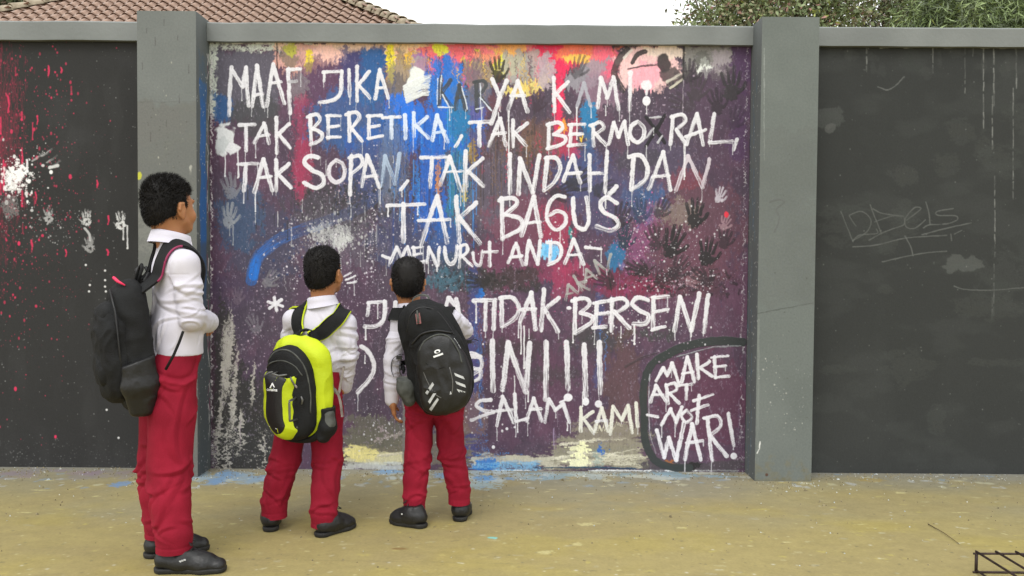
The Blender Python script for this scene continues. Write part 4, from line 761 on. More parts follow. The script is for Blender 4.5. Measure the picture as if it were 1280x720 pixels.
    def nets(s, smooth=1):
        f = s.f; ins = f < 0; n = np.array(f.shape)-1; cnt = np.zeros(n, np.int8)
        cs = [(a, b, c) for a in (0, 1) for b in (0, 1) for c in (0, 1)]
        for a, b, c in cs: cnt += ins[a:a+n[0], b:b+n[1], c:c+n[2]]
        ix = np.argwhere((cnt > 0) & (cnt < 8)); idx = np.full(n, -1, np.int32); idx[tuple(ix.T)] = np.arange(len(ix))
        cv = {c: f[ix[:, 0]+c[0], ix[:, 1]+c[1], ix[:, 2]+c[2]] for c in cs}
        acc = np.zeros((len(ix), 3)); num = np.zeros(len(ix))
        for c in cs:
            for ax in range(3):
                if c[ax] == 0:
                    e = list(c); e[ax] = 1; e = tuple(e); A, B = cv[c], cv[e]; m = (A < 0) != (B < 0)
                    t = np.where(m, A/np.where(m, A-B, 1), 0); p = np.array(c, float)[None, :]+t[:, None]*np.eye(3)[ax]
                    acc += p*m[:, None]; num += m
        V = s.lo+(ix+acc/num[:, None])*s.h; Q = []
        for ax in range(3):
            u, v = (ax+1) % 3, (ax+2) % 3
            s0 = [slice(0, -1) if i == ax else slice(1, -1) for i in range(3)]; s1 = [slice(1, None) if i == ax else slice(1, -1) for i in range(3)]
            A, B = ins[tuple(s0)], ins[tuple(s1)]
            for flip, m in ((0, A & ~B), (1, ~A & B)):
                w = np.argwhere(m)
                if not len(w): continue
                for i in range(3):
                    if i != ax: w[:, i] += 1
                du = np.eye(3, dtype=int)[u]; dv = np.eye(3, dtype=int)[v]
                q = [idx[tuple((w-du-dv).T)], idx[tuple((w-dv).T)], idx[tuple(w.T)], idx[tuple((w-du).T)]]
                Q.append(np.stack(q[::-1] if flip else q, 1))
        Q = np.concatenate(Q)
        for _ in range(smooth): V = relax(V, Q)
        return V, Q
def relax(V, Q, w=.5):
    S = np.zeros_like(V); N = np.zeros(len(V))
    for a, b in ((0, 1), (1, 2), (2, 3), (3, 0)):
        for i, j in ((a, b), (b, a)):
            for c in range(3): S[:, c] += np.bincount(Q[:, i], V[Q[:, j], c], len(V))
            N += np.bincount(Q[:, i], minlength=len(V))
    return V*(1-w)+w*S/np.maximum(N, 1)[:, None]
def normals(V, Q):
    n = np.cross(V[Q[:, 2]]-V[Q[:, 0]], V[Q[:, 3]]-V[Q[:, 1]]); N = np.zeros_like(V)
    for k in range(4):
        for c in range(3): N[:, c] += np.bincount(Q[:, k], n[:, c], len(V))
    return N/(np.linalg.norm(N, axis=1, keepdims=True)+1e-12)
def crease(P, sc, seed, sk=0, p=3):
    Q = np.array(P); Q[:, 0] = P[:, 0]+sk*P[:, 2]; Q[:, 1] = P[:, 1]-sk*.6*P[:, 2]; Q = Q*np.array(sc); n = fbm3(Q+(fbm3(Q*.6, seed+3, 2)-.5)[:, None]*1.4, seed, 2); return np.clip(1-np.abs(2*n-1)*1.6, 0, 1)**p
def ridg(P, sc, seed, warp=.35):
    P = P*np.array(sc); w = np.stack([fbm3(P*.7+9*i, seed+i, 2) for i in range(3)], 1)-.5; n = fbm3(P+w*warp*3, seed+5, 2)
    return 1-np.abs(2*n-1)*2.2
def disp(V, Q, d): return V+normals(V, Q)*d[:, None]
def sheet(name, grid, thick, mat_, parent, smooth=True, closed=False):
    """a grid of points (n,m,3) given thickness (both sides and edges)"""
    G = np.array(grid, float); n, m, _ = G.shape; I = np.arange(n*m).reshape(n, m)
    Q = np.stack([I[:-1, :-1], I[1:, :-1], I[1:, 1:], I[:-1, 1:]], -1).reshape(-1, 4); V = G.reshape(-1, 3); N = normals(V, Q)
    V2 = np.concatenate([V+N*thick/2, V-N*thick/2]); k = n*m; F_ = [Q, Q[:, ::-1]+k]
    for e, fl in ((I[0, :], 0), (I[-1, :], 1), (I[:, 0], 1), (I[:, -1], 0)):
        q = np.stack([e[:-1], e[1:], e[1:]+k, e[:-1]+k], 1); F_.append(q[:, ::-1] if not fl else q)
    return mesh(name, V2, np.concatenate(F_), mat_, parent, smooth)
def crv(pts, n):
    Q = [np.array(p, float) for p in pts]; Q = [2*Q[0]-Q[1]]+Q+[2*Q[-1]-Q[-2]]; out = []; m = len(Q)-3
    for u in np.linspace(0, m-1e-6, n):
        i = int(u)+1; t = u-int(u)
        out.append(.5*((2*Q[i])+(-Q[i-1]+Q[i+1])*t+(2*Q[i-1]-5*Q[i]+4*Q[i+1]-Q[i+2])*t*t+(-Q[i-1]+3*Q[i]-3*Q[i+1]+Q[i+2])*t**3))
    return np.array(out)
def ribbon(name, pts, wdir, w, th, mat_, parent, n=40, seg=4, curve=0.0):
    P = crv(pts, n); T = np.gradient(P, axis=0); T /= np.linalg.norm(T, axis=1)[:, None]
    W = crv(wdir, n) if np.ndim(wdir) > 1 else np.tile(np.array(wdir, float), (n, 1)); W = W-T*(W*T).sum(1)[:, None]; W /= np.linalg.norm(W, axis=1)[:, None]; N = np.cross(T, W)
    u = np.linspace(-1, 1, seg+1); G = P[:, None, :]+W[:, None, :]*(u*w/2)[None, :, None]-N[:, None, :]*(curve*u*u)[None, :, None]
    return sheet(name, G, th, mat_, parent)
def frame(f, up=(0, 0, 1)):
    f = np.array(f, float); f /= np.linalg.norm(f); r = np.cross(f, up); r /= np.linalg.norm(r); u = np.cross(r, f); return np.stack([r, f, u], 1)  # columns right, forward, up
def hd(deg, pitch=0): a = math.radians(deg); p = math.radians(pitch); return (math.cos(a)*math.cos(p), math.sin(a)*math.cos(p), math.sin(p))
# materials for the boys
skin = mat('skin', (170, 118, 80), .55, (154, 102, 68), 14, .15, 120, spec=.4)
skin.node_tree.nodes['Principled BSDF'].inputs['Subsurface Weight'].default_value = .08; skin.node_tree.nodes['Principled BSDF'].inputs['Subsurface Scale'].default_value = .01
hairm = mat('black_hair', (24, 21, 20), .62, (19, 17, 17), 30, .05, 160, spec=.25, stretch=(1, 1, .2))
shirtm = mat('white_cotton', (206, 203, 213), .85, (196, 193, 205), 7, .3, 260, spec=.2)
redm = mat('red_trouser_cloth', (142, 24, 46), .85, (124, 18, 38), 6, .45, 240, spec=.2)
blackf = mat('black_bag_fabric', (29, 30, 31), .8, (20, 20, 21), 9, .6, 220, spec=.25)
blackg = mat('black_smooth_fabric', (20, 20, 22), .5, (13, 13, 14), 14, .3, 120)
limef = mat('lime_bag_fabric', (190, 206, 20), .6, (172, 188, 14), 8, .35, 150, spec=.4)
greym = mat('grey_mesh_fabric', (84, 86, 82), .8, (60, 62, 58), 30, .6, 300); webm = mat('grey_webbing', (150, 140, 136), .8, (124, 116, 112), 30, .4, 200)
shoem = mat('black_shoe_leather', (26, 26, 27), .48, (16, 16, 17), 18, .35, 90); solem = mat('black_rubber', (20, 20, 20), .7, (34, 33, 30), 20, .5, 60)
refl = mat('silver_reflective_print', (196, 198, 198), .4, (160, 162, 164), 30); pinkm = mat('pink_zip', (232, 40, 92), .5); magm = mat('magenta_piping', (150, 40, 84), .6)
whitep = mat('white_print', (238, 240, 240), .6, (224, 226, 226), 40); eyew = mat('eye_white', (226, 222, 214), .2); eyed = mat('iris_dark', (24, 16, 12), .15); zipm = mat('grey_zip', (108, 108, 106), .45, metal=.4)
def head_shape(f, c, R, s, ears=True):
    P = lambda x, y, z: np.array(c)+R@np.array([x, y, z])*s
    f.ell(P(0, -.008, .022), np.array([.076, .094, .086])*s, R, .01); f.ell(P(0, .034, -.035), np.array([.060, .062, .076])*s, R, .03)
    f.ell(P(0, .062, -.088), np.array([.026, .024, .018])*s, R, .025); f.ell(P(0, -.03, -.03), np.array([.064, .066, .06])*s, R, .03)
    for q in (-1, 1):
        f.ell(P(q*.036, .066, -.038), np.array([.024, .024, .024])*s, R, .02); f.ell(P(q*.030, .095, .006), np.array([.017, .014, .012])*s, R, .008, 'sub')
        f.cap(P(q*.012, .093, .022), P(q*.044, .080, .024), .0085*s, .006*s, .012); f.cap(P(q*.050, .02, -.06), P(q*.03, .06, -.085), .017*s, .014*s, .02)
        if ears:
            f.ell(P(q*.080, -.004, -.014), np.array([.008, .020, .032])*s, R, .008); f.cap(P(q*.087, -.016, .010), P(q*.090, -.020, -.012), .006*s, .006*s, .006)
            f.cap(P(q*.087, -.016, .010), P(q*.084, .006, .014), .006*s, .005*s, .006); f.ell(P(q*.080, .002, -.042), np.array([.008, .009, .012])*s, R, .006); f.ell(P(q*.0915, -.002, -.012), np.array([.006, .009, .015])*s, R, .004, 'sub')
    f.chain([P(0, .092, .014), P(0, .102, -.012), P(0, .108, -.026)], [.007*s, .008*s, .0115*s], .010)
    for q in (-1, 1): f.ell(P(q*.013, .099, -.028), np.array([.009, .010, .008])*s, R, .006)
    f.ell(P(0, .094, -.052), np.array([.022, .009, .006])*s, R, .006); f.ell(P(0, .092, -.063), np.array([.019, .010, .007])*s, R, .006)
    f.ell(P(0, .104, -.0575), np.array([.020, .006, .0016])*s, R, .002, 'sub')
def hand_shape(f, w, d, n, side, s=1.0, curl=.5, spread=.12):
    """w wrist, d direction of fingers, n palm normal (palm side), side: +1 thumb on cross(d,n)"""
    d = np.array(d, float); d /= np.linalg.norm(d); n = np.array(n, float); n -= d*(n@d); n /= np.linalg.norm(n); t = np.cross(d, n)*side; w = np.array(w, float)
    f.box(w+d*.042*s, np.array([.036, .042, .0125])*s, np.stack([t, d, n], 1), .012*s, .012)
    f.cap(w-d*.02*s, w+d*.02*s, .021*s, .022*s, .02, wide=(t, 1.25))
    for i, (o, L, r) in enumerate(((.027, .066, .0080), (.009, .074, .0084), (-.009, .069, .0080), (-.026, .055, .0070))):
        b = w+d*.078*s+t*o*s; a0 = curl*(.55+.14*i); dd = d+t*(o/.027)*spread
        for j, fr in enumerate((.44, .32, .24)):
            a = a0*(j+.6); v = dd*math.cos(a)+n*math.sin(a); v /= np.linalg.norm(v); e = b+v*L*fr*s; f.cap(b, e, r*s*(1-.08*j), r*s*(1-.08*(j+1)), .003); b = e
    b = w+d*.022*s+t*.030*s
    for j, L in enumerate((.034, .028, .022)):
        v = d*(.72+.1*j)+t*(.72-.25*j)+n*(.25+.3*j*curl); v /= np.linalg.norm(v); e = b+v*L*s; f.cap(b, e, .0105*s*(1-.1*j), .0095*s*(1-.1*j), .006); b = e
def make_hair(c, R, s, parent, spike, seed, n=5200, low=0):
    P = lambda x, y, z: np.array(c)+R@np.array([x, y, z])*s
    lo = np.array(c)-.15*s; f = Fld(lo, np.array(c)+.16*s, .004)
    f.ell(P(0, -.010, .026), np.array([.081, .100, .093])*s, R, 0); f.ell(P(0, -.042, -.024), np.array([.066, .062, .064])*s, R, .03)
    f.ell(P(0, -.02, .075), np.array([.062, .075, .046])*s, R, .03)
    # open the face, clear the ears and nape
    f.box(P(0, .115, -.052), np.array([.12, .086, .108])*s, R, .012, .012, 'sub')
    for q in (-1, 1): f.ell(P(q*.086, .004, -.026), np.array([.022, .026, .040])*s, R, .008, 'sub')
    f.box(P(0, .05, -.12), np.array([.12, .12, .075])*s, R, .03, .01, 'sub'); f.plane(P(0, -.05, -.070-low), R@np.array([0, .35, -1.]), .008)
    V, Q = f.nets(1); q = (V-np.array(c))@R/s
    d = (fbm3(V*18, seed, 2)-.5)*.008*ss(-.05, .04, q[:, 2]); V = disp(V, Q, d)
    N = normals(V, Q); rng = np.random.RandomState(seed); pk = rng.choice(len(V), n); B = V[pk]; nn = N[pk]; qq = q[pk]
    top = ss(-.02, .07, qq[:, 2])[:, None]; fwd = R[:, 1]; up = R[:, 2]
    dirn = nn*(.22+spike*.7*top)+rng.randn(n, 3)*(.05+.06*spike*top)+up*(-.75*(1-top)+.75*top*spike-.15*top*(1-spike))+fwd*(.45*top)*(1-.5*spike)-fwd*.25*(1-top)
    dirn /= np.linalg.norm(dirn, axis=1)[:, None]; L = (.010+.012*rng.rand(n)*(.35+top[:, 0])*(.35+spike))*s
    sd = np.cross(dirn, rng.randn(n, 3)); sd /= np.linalg.norm(sd, axis=1)[:, None]; w = .0011
    A = B-nn*.002-sd*w; C_ = B-nn*.002+sd*w; E_ = B+dirn*L[:, None]; Mi = B+dirn*(L*.55)[:, None]+sd*w*.6; Mj = B+dirn*(L*.55)[:, None]-sd*w*.6
    k = len(V); i = np.arange(n); S1 = np.stack([k+i, k+n+i, k+2*n+i, k+3*n+i], 1); S2 = np.stack([k+3*n+i, k+2*n+i, k+4*n+i, k+4*n+i], 1)
    S2 = np.stack([k+3*n+i, k+2*n+i, k+4*n+i, k+5*n+i], 1)
    VV = np.concatenate([V, A, C_, Mi, Mj, E_, E_+sd*.0002])
    return mesh('hair', VV, np.concatenate([Q, S1, S2]), hairm, parent)
def shoe(c, yaw, L, wd, parent, lift=0, stripe=True):
    """c ground point under the middle, yaw heading of the toe"""
    R = frame(hd(yaw)); P = lambda x, y, z: np.array([c[0], c[1], lift])+R@np.array([x, y, z])
    f = Fld(np.array([c[0], c[1], lift])-[.2, .2, .01], np.array([c[0], c[1], lift])+[.2, .2, .16], .0032); h = L/2; w = wd/2
    f.chain([P(0, -h+.038, .044), P(0, -h*.25, .042), P(0, h*.3, .031), P(.004, h-.036, .026)], [.033, .034, .031, .026], .03, wide=(R[:, 0], w/.037))
    f.cap(P(0, -h+.050, .06), P(0, -h*.18, .066), .032, .030, .03); f.cap(P(0, -h*.2, .07), P(0, h*.42, .044), .026, .02, .03, wide=(R[:, 0], 1.1))
    f.cap(P(0, -h+.055, .085), P(0, -h*.3, .088), .028, .026, .02)
    f.cap(P(0, -h+.062, .115), P(0, -h*.28, .118), .023, .022, .008, 'sub'); f.plane(P(0, 0, .012), (0, 0, -1)); f.plane(P(0, -h*.5, .098), R@np.array([0, .15, 1.]), .006)
    V, Q = f.nets(1); V = disp(V, Q, (ridg(V, (34, 34, 34), 3)-.4)*.0012)
    sh = mesh('shoe', V, Q, shoem, parent)
    f = Fld(np.array([c[0], c[1], lift])-[.2, .2, .02], np.array([c[0], c[1], lift])+[.2, .2, .05], .0032)
    f.chain([P(0, -h+.037, .014), P(-.002, -h*.1, .014), P(.002, h*.35, .014), P(.004, h-.039, .016)], [.036, .031, .037, .032], .02, wide=(R[:, 0], w/.041)); f.plane(P(0, 0, .002), (0, 0, -1)); f.plane(P(0, 0, .021), (0, 0, 1), .003)
    V, Q = f.nets(1); mesh('sole', V, Q, solem, sh)
    b = MB()
    for i in range(5):
        y = -h*.12+i*h*.13; z = .096-i*.0095; b.tube([P(-.021, y, z-.004), P(-.010, y+.003, z+.004), P(0, y+.008, z+.006), P(.010, y+.003, z+.004), P(.021, y, z-.004)], .0024, 5)
    for q in (-1, 1): b.tube([P(0, -h*.05, .109), P(q*.015, -h*.02, .118), P(q*.028, h*.06, .108), P(q*.014, h*.06, .106), P(0, -h*.02, .108)], .0022, 5)
    b.build('lace', solem, sh, True)
    if stripe:
        for q in (-1, 1):
            b = MB(); 
            for i in range(5):
                y0 = -h*.30+i*.0085; x = q*(w*1.035); b.box((-.004, -.0014, -.003), (.004, .0014, .003), Matrix.Translation(Vector(P(x*1.0, y0, .050+i*.003))) @ Matrix([list(R[:, 1])+[0], list(R[:, 0])+[0], [0, 0, 1, 0], [0, 0, 0, 1]]).transposed())
            b.build('side_logo', refl, sh)
    return sh
def cylfold(V, a, b, r, folds, reach=None):
    """raised folds drawn in the cylinder coordinates of the axis a-b: (angle deg round the axis, t along it 0..1, tilt deg, length, width, height, bend)"""
    a = np.array(a, float); b = np.array(b, float); d = b-a; L = np.linalg.norm(d); d /= L; ref = np.array([0, -1., 0]); e1 = ref-d*(ref@d); e1 /= np.linalg.norm(e1); e2 = np.cross(d, e1)
    q = V-a; t = q@d; x = q@e1; y = q@e2; ph = np.arctan2(y, x); rad = np.hypot(x, y); out = np.zeros(len(V))
    wgt = ss(r*2.1, r*1.45, rad)*ss(-.06, .0, t)*ss(L+.06, L, t) if reach is None else ss(reach*1.25, reach, rad)
    for (p0, t0, tilt, ln, w, h, bend) in folds:
        du = (ph-math.radians(p0)+math.pi) % (2*math.pi)-math.pi; du = du*r; dv = t-t0*L; ca, sa = math.cos(math.radians(tilt)), math.sin(math.radians(tilt))
        s_ = du*ca+dv*sa; v = -du*sa+dv*ca+bend*s_*s_*6; x_ = v/w
        out += h*np.exp(-(s_/(ln/2))**4)*(np.exp(-np.abs(x_)**1.25*1.2)-.8*np.exp(-(np.abs(x_-1.25)/.6)**1.5))
    return out*wgt
def rand_folds(rg, n, t0, t1, tilt, ln, w, h, ph=(-180, 180), bend=1.5):
    return [(rg.uniform(*ph), rg.uniform(t0, t1), rg.choice([-1, 1])*rg.uniform(*tilt), rg.uniform(*ln), rg.uniform(*w), rg.uniform(*h), rg.uniform(-bend, bend)) for _ in range(n)]
def trousers(name_parent, hipL, hipR, kL, kR, aL, aR, rad, waist, seed, fwd, h=.004, wz=None, seat=0):
    """rad: hip, thigh, knee, cuff radii"""
    pts = np.array([hipL, hipR, kL, kR, aL, aR, waist]); lo = pts.min(0)-.18; hi = pts.max(0)+.18; lo[2] = max(min(aL[2], aR[2])-.06, 0); f = Fld(lo, hi, h); fwd = np.array(fwd)
    for hp, k_, a_ in ((hipL, kL, aL), (hipR, kR, aR)):
        hp, k_, a_ = map(np.array, (hp, k_, a_)); th = hp*.6+k_*.4; calf = k_*.45+a_*.55-fwd*.006
        f.chain([hp, th, k_, calf, a_], [rad[0], rad[1], rad[2], rad[2]*.42+rad[3]*.58, rad[3]], .012); f.cap(a_, a_*[1, 1, 0]+[0, 0, max(a_[2]-.12, .02)], rad[3], rad[3]*1.02, .01)
    ctr = (np.array(hipL)+np.array(hipR))/2; w = np.array(waist)
    r = np.array(hipR)-np.array(hipL); r /= np.linalg.norm(r)
    f.cap(ctr+[0, 0, .01], w, rad[0]*1.0, rad[4], .035, wide=(r, 1.42)); f.ell(ctr-fwd*(.022+seat)+r*.05+[0, 0, .005], (.070, .072, .085), np.eye(3), .04); f.ell(ctr-fwd*(.022+seat)-r*.05+[0, 0, .005], (.070, .072, .085), np.eye(3), .04)
    f.plane(w+[0, 0, .012], (0, 0, 1), .004)
    V, Q = f.nets(1)
    for a_ in (aL, aR): pass
    dl = np.linalg.norm((V-np.array(aL))[:, :2], axis=1); dr = np.linalg.norm((V-np.array(aR))[:, :2], axis=1); left = dl < dr
    zc = np.where(left, aL[2], aR[2]); rg = np.random.RandomState(seed+40); D_ = np.zeros(len(V))
    for hp, k_, a_ in ((hipL, kL, aL), (hipR, kR, aR)):
        hp, k_, a_ = map(np.array, (hp, k_, a_)); 
        up = rand_folds(rg, 9, .0, .45, (12, 55), (.08, .22), (.011, .018), (.004, .008))+rand_folds(rg, 6, .3, .9, (62, 88), (.14, .3), (.015, .024), (.003, .006))
        lo_f = rand_folds(rg, 9, .0, .35, (10, 50), (.07, .18), (.010, .016), (.004, .008))+rand_folds(rg, 7, .2, .9, (60, 88), (.12, .28), (.013, .022), (.003, .006))+rand_folds(rg, 8, .8, 1.0, (4, 35), (.06, .15), (.009, .013), (.003, .0065))
        mine = np.linalg.norm((V-(hp+k_)/2)[:, :2], axis=1)
        D_ += cylfold(V, hp, k_, rad[1], up)+cylfold(V, k_, a_, rad[3], lo_f)
    ctr_ = (np.array(hipL)+np.array(hipR))/2
    D_ += cylfold(V, ctr_-[0, 0, .08], w, rad[0]*1.5, rand_folds(rg, 12, .0, .7, (10, 60), (.08, .22), (.011, .017), (.004, .007)), reach=.22)
    D_ -= .0022*np.exp(-((V[:, 2]-(zc-.064+.026))/.0028)**2)+.0
    V = disp(V, Q, D_*min(1, (rad[0]/.080)**2)+(fbm3(V*16, seed, 2)-.5)*.003)
    zmin = zc-.064; V[:, 2] = np.maximum(V[:, 2], zmin+(fbm3(V*12, seed, 2)-.5)*.006)
    return mesh('trousers', V, Q, redm, name_parent), f
def collar(c, n, rx, ry, parent, R, h=.034, gap=.55):
    c = np.array(c); ax = np.array(n, float); ax /= np.linalg.norm(ax); r = R[:, 0]-ax*(R[:, 0]@ax); r /= np.linalg.norm(r); fw_ = np.cross(ax, r); G = []
    for a in np.linspace(math.pi/2+gap, math.pi*2.5-gap, 44):
        ca, sa = math.cos(a), math.sin(a); back = (1-sa)/2; row = []
        front = max(0, sa)
        for (o, z) in ((-.001, -.010), (-.002, h*.55), (.000, h*.93), (.004, h*1.0), (.009, h*.9), (.013, h*.45), (.018+.010*front, -.010-.022*front)):
            row.append(c+r*ca*(rx+o)+fw_*sa*(ry+o)+ax*(z*(.82+.25*back)))
        G.append(row)
    return sheet('collar', np.array(G)[:, ::-1], .0022, shirtm, parent)
def person(P):
    """P: dict of joints (world). builds body, shirt, trousers, hair, shoes"""
    root = empty('person', (P['at'][0], P['at'][1], 0), P['label'], 'person', 'schoolboys looking at the mural'); s = P['hs']; R = P['HR']; J = {k: np.array(v, float) for k, v in P['J'].items()}; tf = np.array(P['tf']); tr_ = np.cross(tf, (0, 0, 1)); tr_ /= np.linalg.norm(tr_)
    allp = np.array(list(J.values())); lo = allp.min(0)-[.14, .14, .06]; hi = allp.max(0)+[.14, .14, .16]; lo[2] = .03
    b = Fld(lo, hi, .0045); head_shape(b, J['head'], R, s)
    hp = lambda x, y, z: J['head']+R@np.array([x, y, z])*s
    b.chain([hp(0, -.022, -.05), J['neck']*.5+hp(0, -.02, -.05)*.5, J['neck']-[0, 0, .03]], [.050*s, .046*s, .042*s], .03)
    ch = (J['shL']+J['shR'])/2-[0, 0, .07]; pel = (J['hipL']+J['hipR'])/2
    b.cap(J['shL']-[0, 0, .015], J['shR']-[0, 0, .015], .035, .035, .03); b.cap(ch, pel, .062, .062, .04, wide=(tr_, 1.3)); b.cap(J['neck'], ch, .04, .06, .04)
    for q in 'LR':
        b.chain([J['sh'+q]-[0, 0, .01], J['el'+q], J['wr'+q]], [.036, .028, .021], .02); b.chain([J['hip'+q], J['kn'+q], J['an'+q], J['an'+q]*[1, 1, 0]+[0, 0, .05]], [.048, .037, .028, .026], .02)
    for q, (d, n, sd, cu) in P['hands'].items(): hand_shape(b, J['wr'+q], d, n, sd, P.get('handscale', .86), cu)
    V, Q = b.nets(1); mesh('body', V, Q, skin, root)
    for q in (-1, 1):
        f = Fld(hp(q*.030, .086, .004)-.02, hp(q*.030, .086, .004)+.02, .002); f.ell(hp(q*.030, .0775, .005), [.0105*s]*3); V, Q = f.nets(0); e = mesh('eye', V, Q, eyew, root)
        f = Fld(hp(q*.030, .09, .004)-.012, hp(q*.030, .09, .004)+.012, .001); f.ell(hp(q*.030, .0865, .005), np.array([.005, .0022, .005])*s, R); V, Q = f.nets(0); mesh('iris', V, Q, eyed, e)
        bb = MB().tube([hp(q*.014, .096, .026), hp(q*.030, .092, .031), hp(q*.046, .080, .027)], [.002, .0028, .0015], 6); bb.build('eyebrow', hairm, root, True)
    make_hair(J['head'], R, s, root, P['spike'], P['seed'], P.get('nh', 5200), P.get('low', 0))
    # shirt
    f = Fld(lo, hi, .004); w = J['waist']; sw = P['sw']
    f.cap(J['shL']-[0, 0, .012], J['shR']-[0, 0, .012], sw[0], sw[0], .03); f.cap(J['neck']-[0, 0, .010], ch+[0, 0, .03], .052, .08, .05, wide=(tr_, 1.35))
    f.cap(ch+[0, 0, .02], ch*.35+w*.65, sw[1], sw[2], .04, wide=(tr_, 1.38)); f.cap(ch*.35+w*.65, w+[0, 0, .005], sw[2]*1.03, sw[3], .03, wide=(tr_, 1.36))
    for q in 'LR':
        el, wr, sh_ = J['el'+q], J['wr'+q], J['sh'+q]; cf = P.get('cuff', {}).get(q, .9); e = el+(wr-el)*cf
        f.chain([sh_-[0, 0, .012], sh_*.5+el*.5, el], [sw[4], sw[5], sw[6]], .022); f.chain([el, el*.4+e*.6, e], [sw[6], sw[6]*.97, sw[7]], .012); f.cap(e-(e-el)/np.linalg.norm(e-el)*.034, e, sw[7]+.0035, sw[7]+.0015, 0)
    if P.get('shirt_extra'): P['shirt_extra'](f, J)
    f.cap(J['neck']-[0, 0, .02], hp(0, -.02, -.03), .046*s/.95, .05, .006, 'sub')
    if P.get('hem'): f.plane((0, 0, P['hem']), (0, 0, -1), .003)
    V, Q = f.nets(1); rg = np.random.RandomState(P['seed']+60); top = (J['shL']+J['shR'])/2; D_ = np.zeros(len(V)); F_ = P.get('fold', 1.0)
    tors_f = rand_folds(rg, 12, .15, .8, (20, 65), (.10, .24), (.009, .015), (.003*F_, .0062*F_))+rand_folds(rg, 16, .72, 1.0, (62, 90), (.05, .13), (.007, .011), (.002*F_, .0042*F_))+rand_folds(rg, 5, .05, .4, (40, 80), (.1, .2), (.009, .014), (.002*F_, .003*F_))+P.get('tfolds', [])
    D_ += cylfold(V, top, w, sw[1]*1.25, tors_f, reach=.19)
    for q in 'LR':
        el, wr, sh_ = J['el'+q], J['wr'+q], J['sh'+q]
        D_ += cylfold(V, sh_, el, sw[5], rand_folds(rg, 6, .1, .75, (15, 70), (.06, .15), (.007, .011), (.002*F_, .0036*F_))+rand_folds(rg, 7, .7, 1.1, (3, 35), (.05, .11), (.006, .009), (.0025*F_, .0045*F_)))
        D_ += cylfold(V, el, wr, sw[6], rand_folds(rg, 8, -.05, .8, (5, 50), (.05, .12), (.006, .009), (.002*F_, .0040*F_)))
        ax = (el-sh_)/np.linalg.norm(el-sh_); t = (V-sh_)@ax; out_ = np.linalg.norm((V-sh_)-t[:, None]*ax, axis=1); lat = (J['sh'+q]-top)/np.linalg.norm(J['sh'+q]-top); g_ = (V-top)@lat-np.linalg.norm(J['sh'+q]-top)*.93
        D_ -= .0022*np.exp(-(g_/.003)**2)*(out_ < .09)*(V[:, 2] > sh_[2]-.07)
    D_ -= .0016*np.exp(-((V[:, 2]-(top[2]-.055))/.0025)**2)*(((V-top)@tf) < .0)
    V = disp(V, Q, D_+(fbm3(V*18, P['seed'], 2)-.5)*.003)
    mesh('shirt', V, Q, shirtm, root)
    collar(P.get('col', J['neck']+[0, 0, -.012]), P.get('coln', (0, 0, 1)), P.get('colr', (.056, .060))[0], P.get('colr', (.056, .060))[1], root, frame(tf), P.get('colh', .036))
    trousers(root, J['hipL'], J['hipR'], J['knL'], J['knR'], J['anL'], J['anR'], P['tr'], w, P['seed'], tf)
    return root, f, J
def poly_sd(X, Z, poly):
    P = np.array(poly, float); d = np.full(np.broadcast(X, Z).shape, 9.); ins = np.zeros(d.shape, bool); n = len(P)
    for i in range(n):
        a, b = P[i], P[(i+1) % n]; e = b-a; wx, wz = X-a[0], Z-a[1]; t = np.clip((wx*e[0]+wz*e[1])/(e@e+1e-12), 0, 1)
        d = np.minimum(d, np.hypot(wx-t*e[0], wz-t*e[1])); c = ((a[1] > Z) != (b[1] > Z)) & (X < (b[0]-a[0])*(Z-a[1])/((b[1]-a[1]) or 1e-9)+a[0]); ins ^= c
    return np.where(ins, -d, d)
def rnd(poly, n=6):
    P = [np.array(p, float) for p in poly]+[]; m = len(P); out = []
    for i in range(m):
        p0, p1, p2, p3 = P[i-1], P[i], P[(i+1) % m], P[(i+2) % m]
        for t in np.linspace(0, 1, n, endpoint=False): out.append(.5*((2*p1)+(-p0+p2)*t+(2*p0-5*p1+4*p2-p3)*t*t+(-p0+3*p1-3*p2+p3)*t**3))
    return out
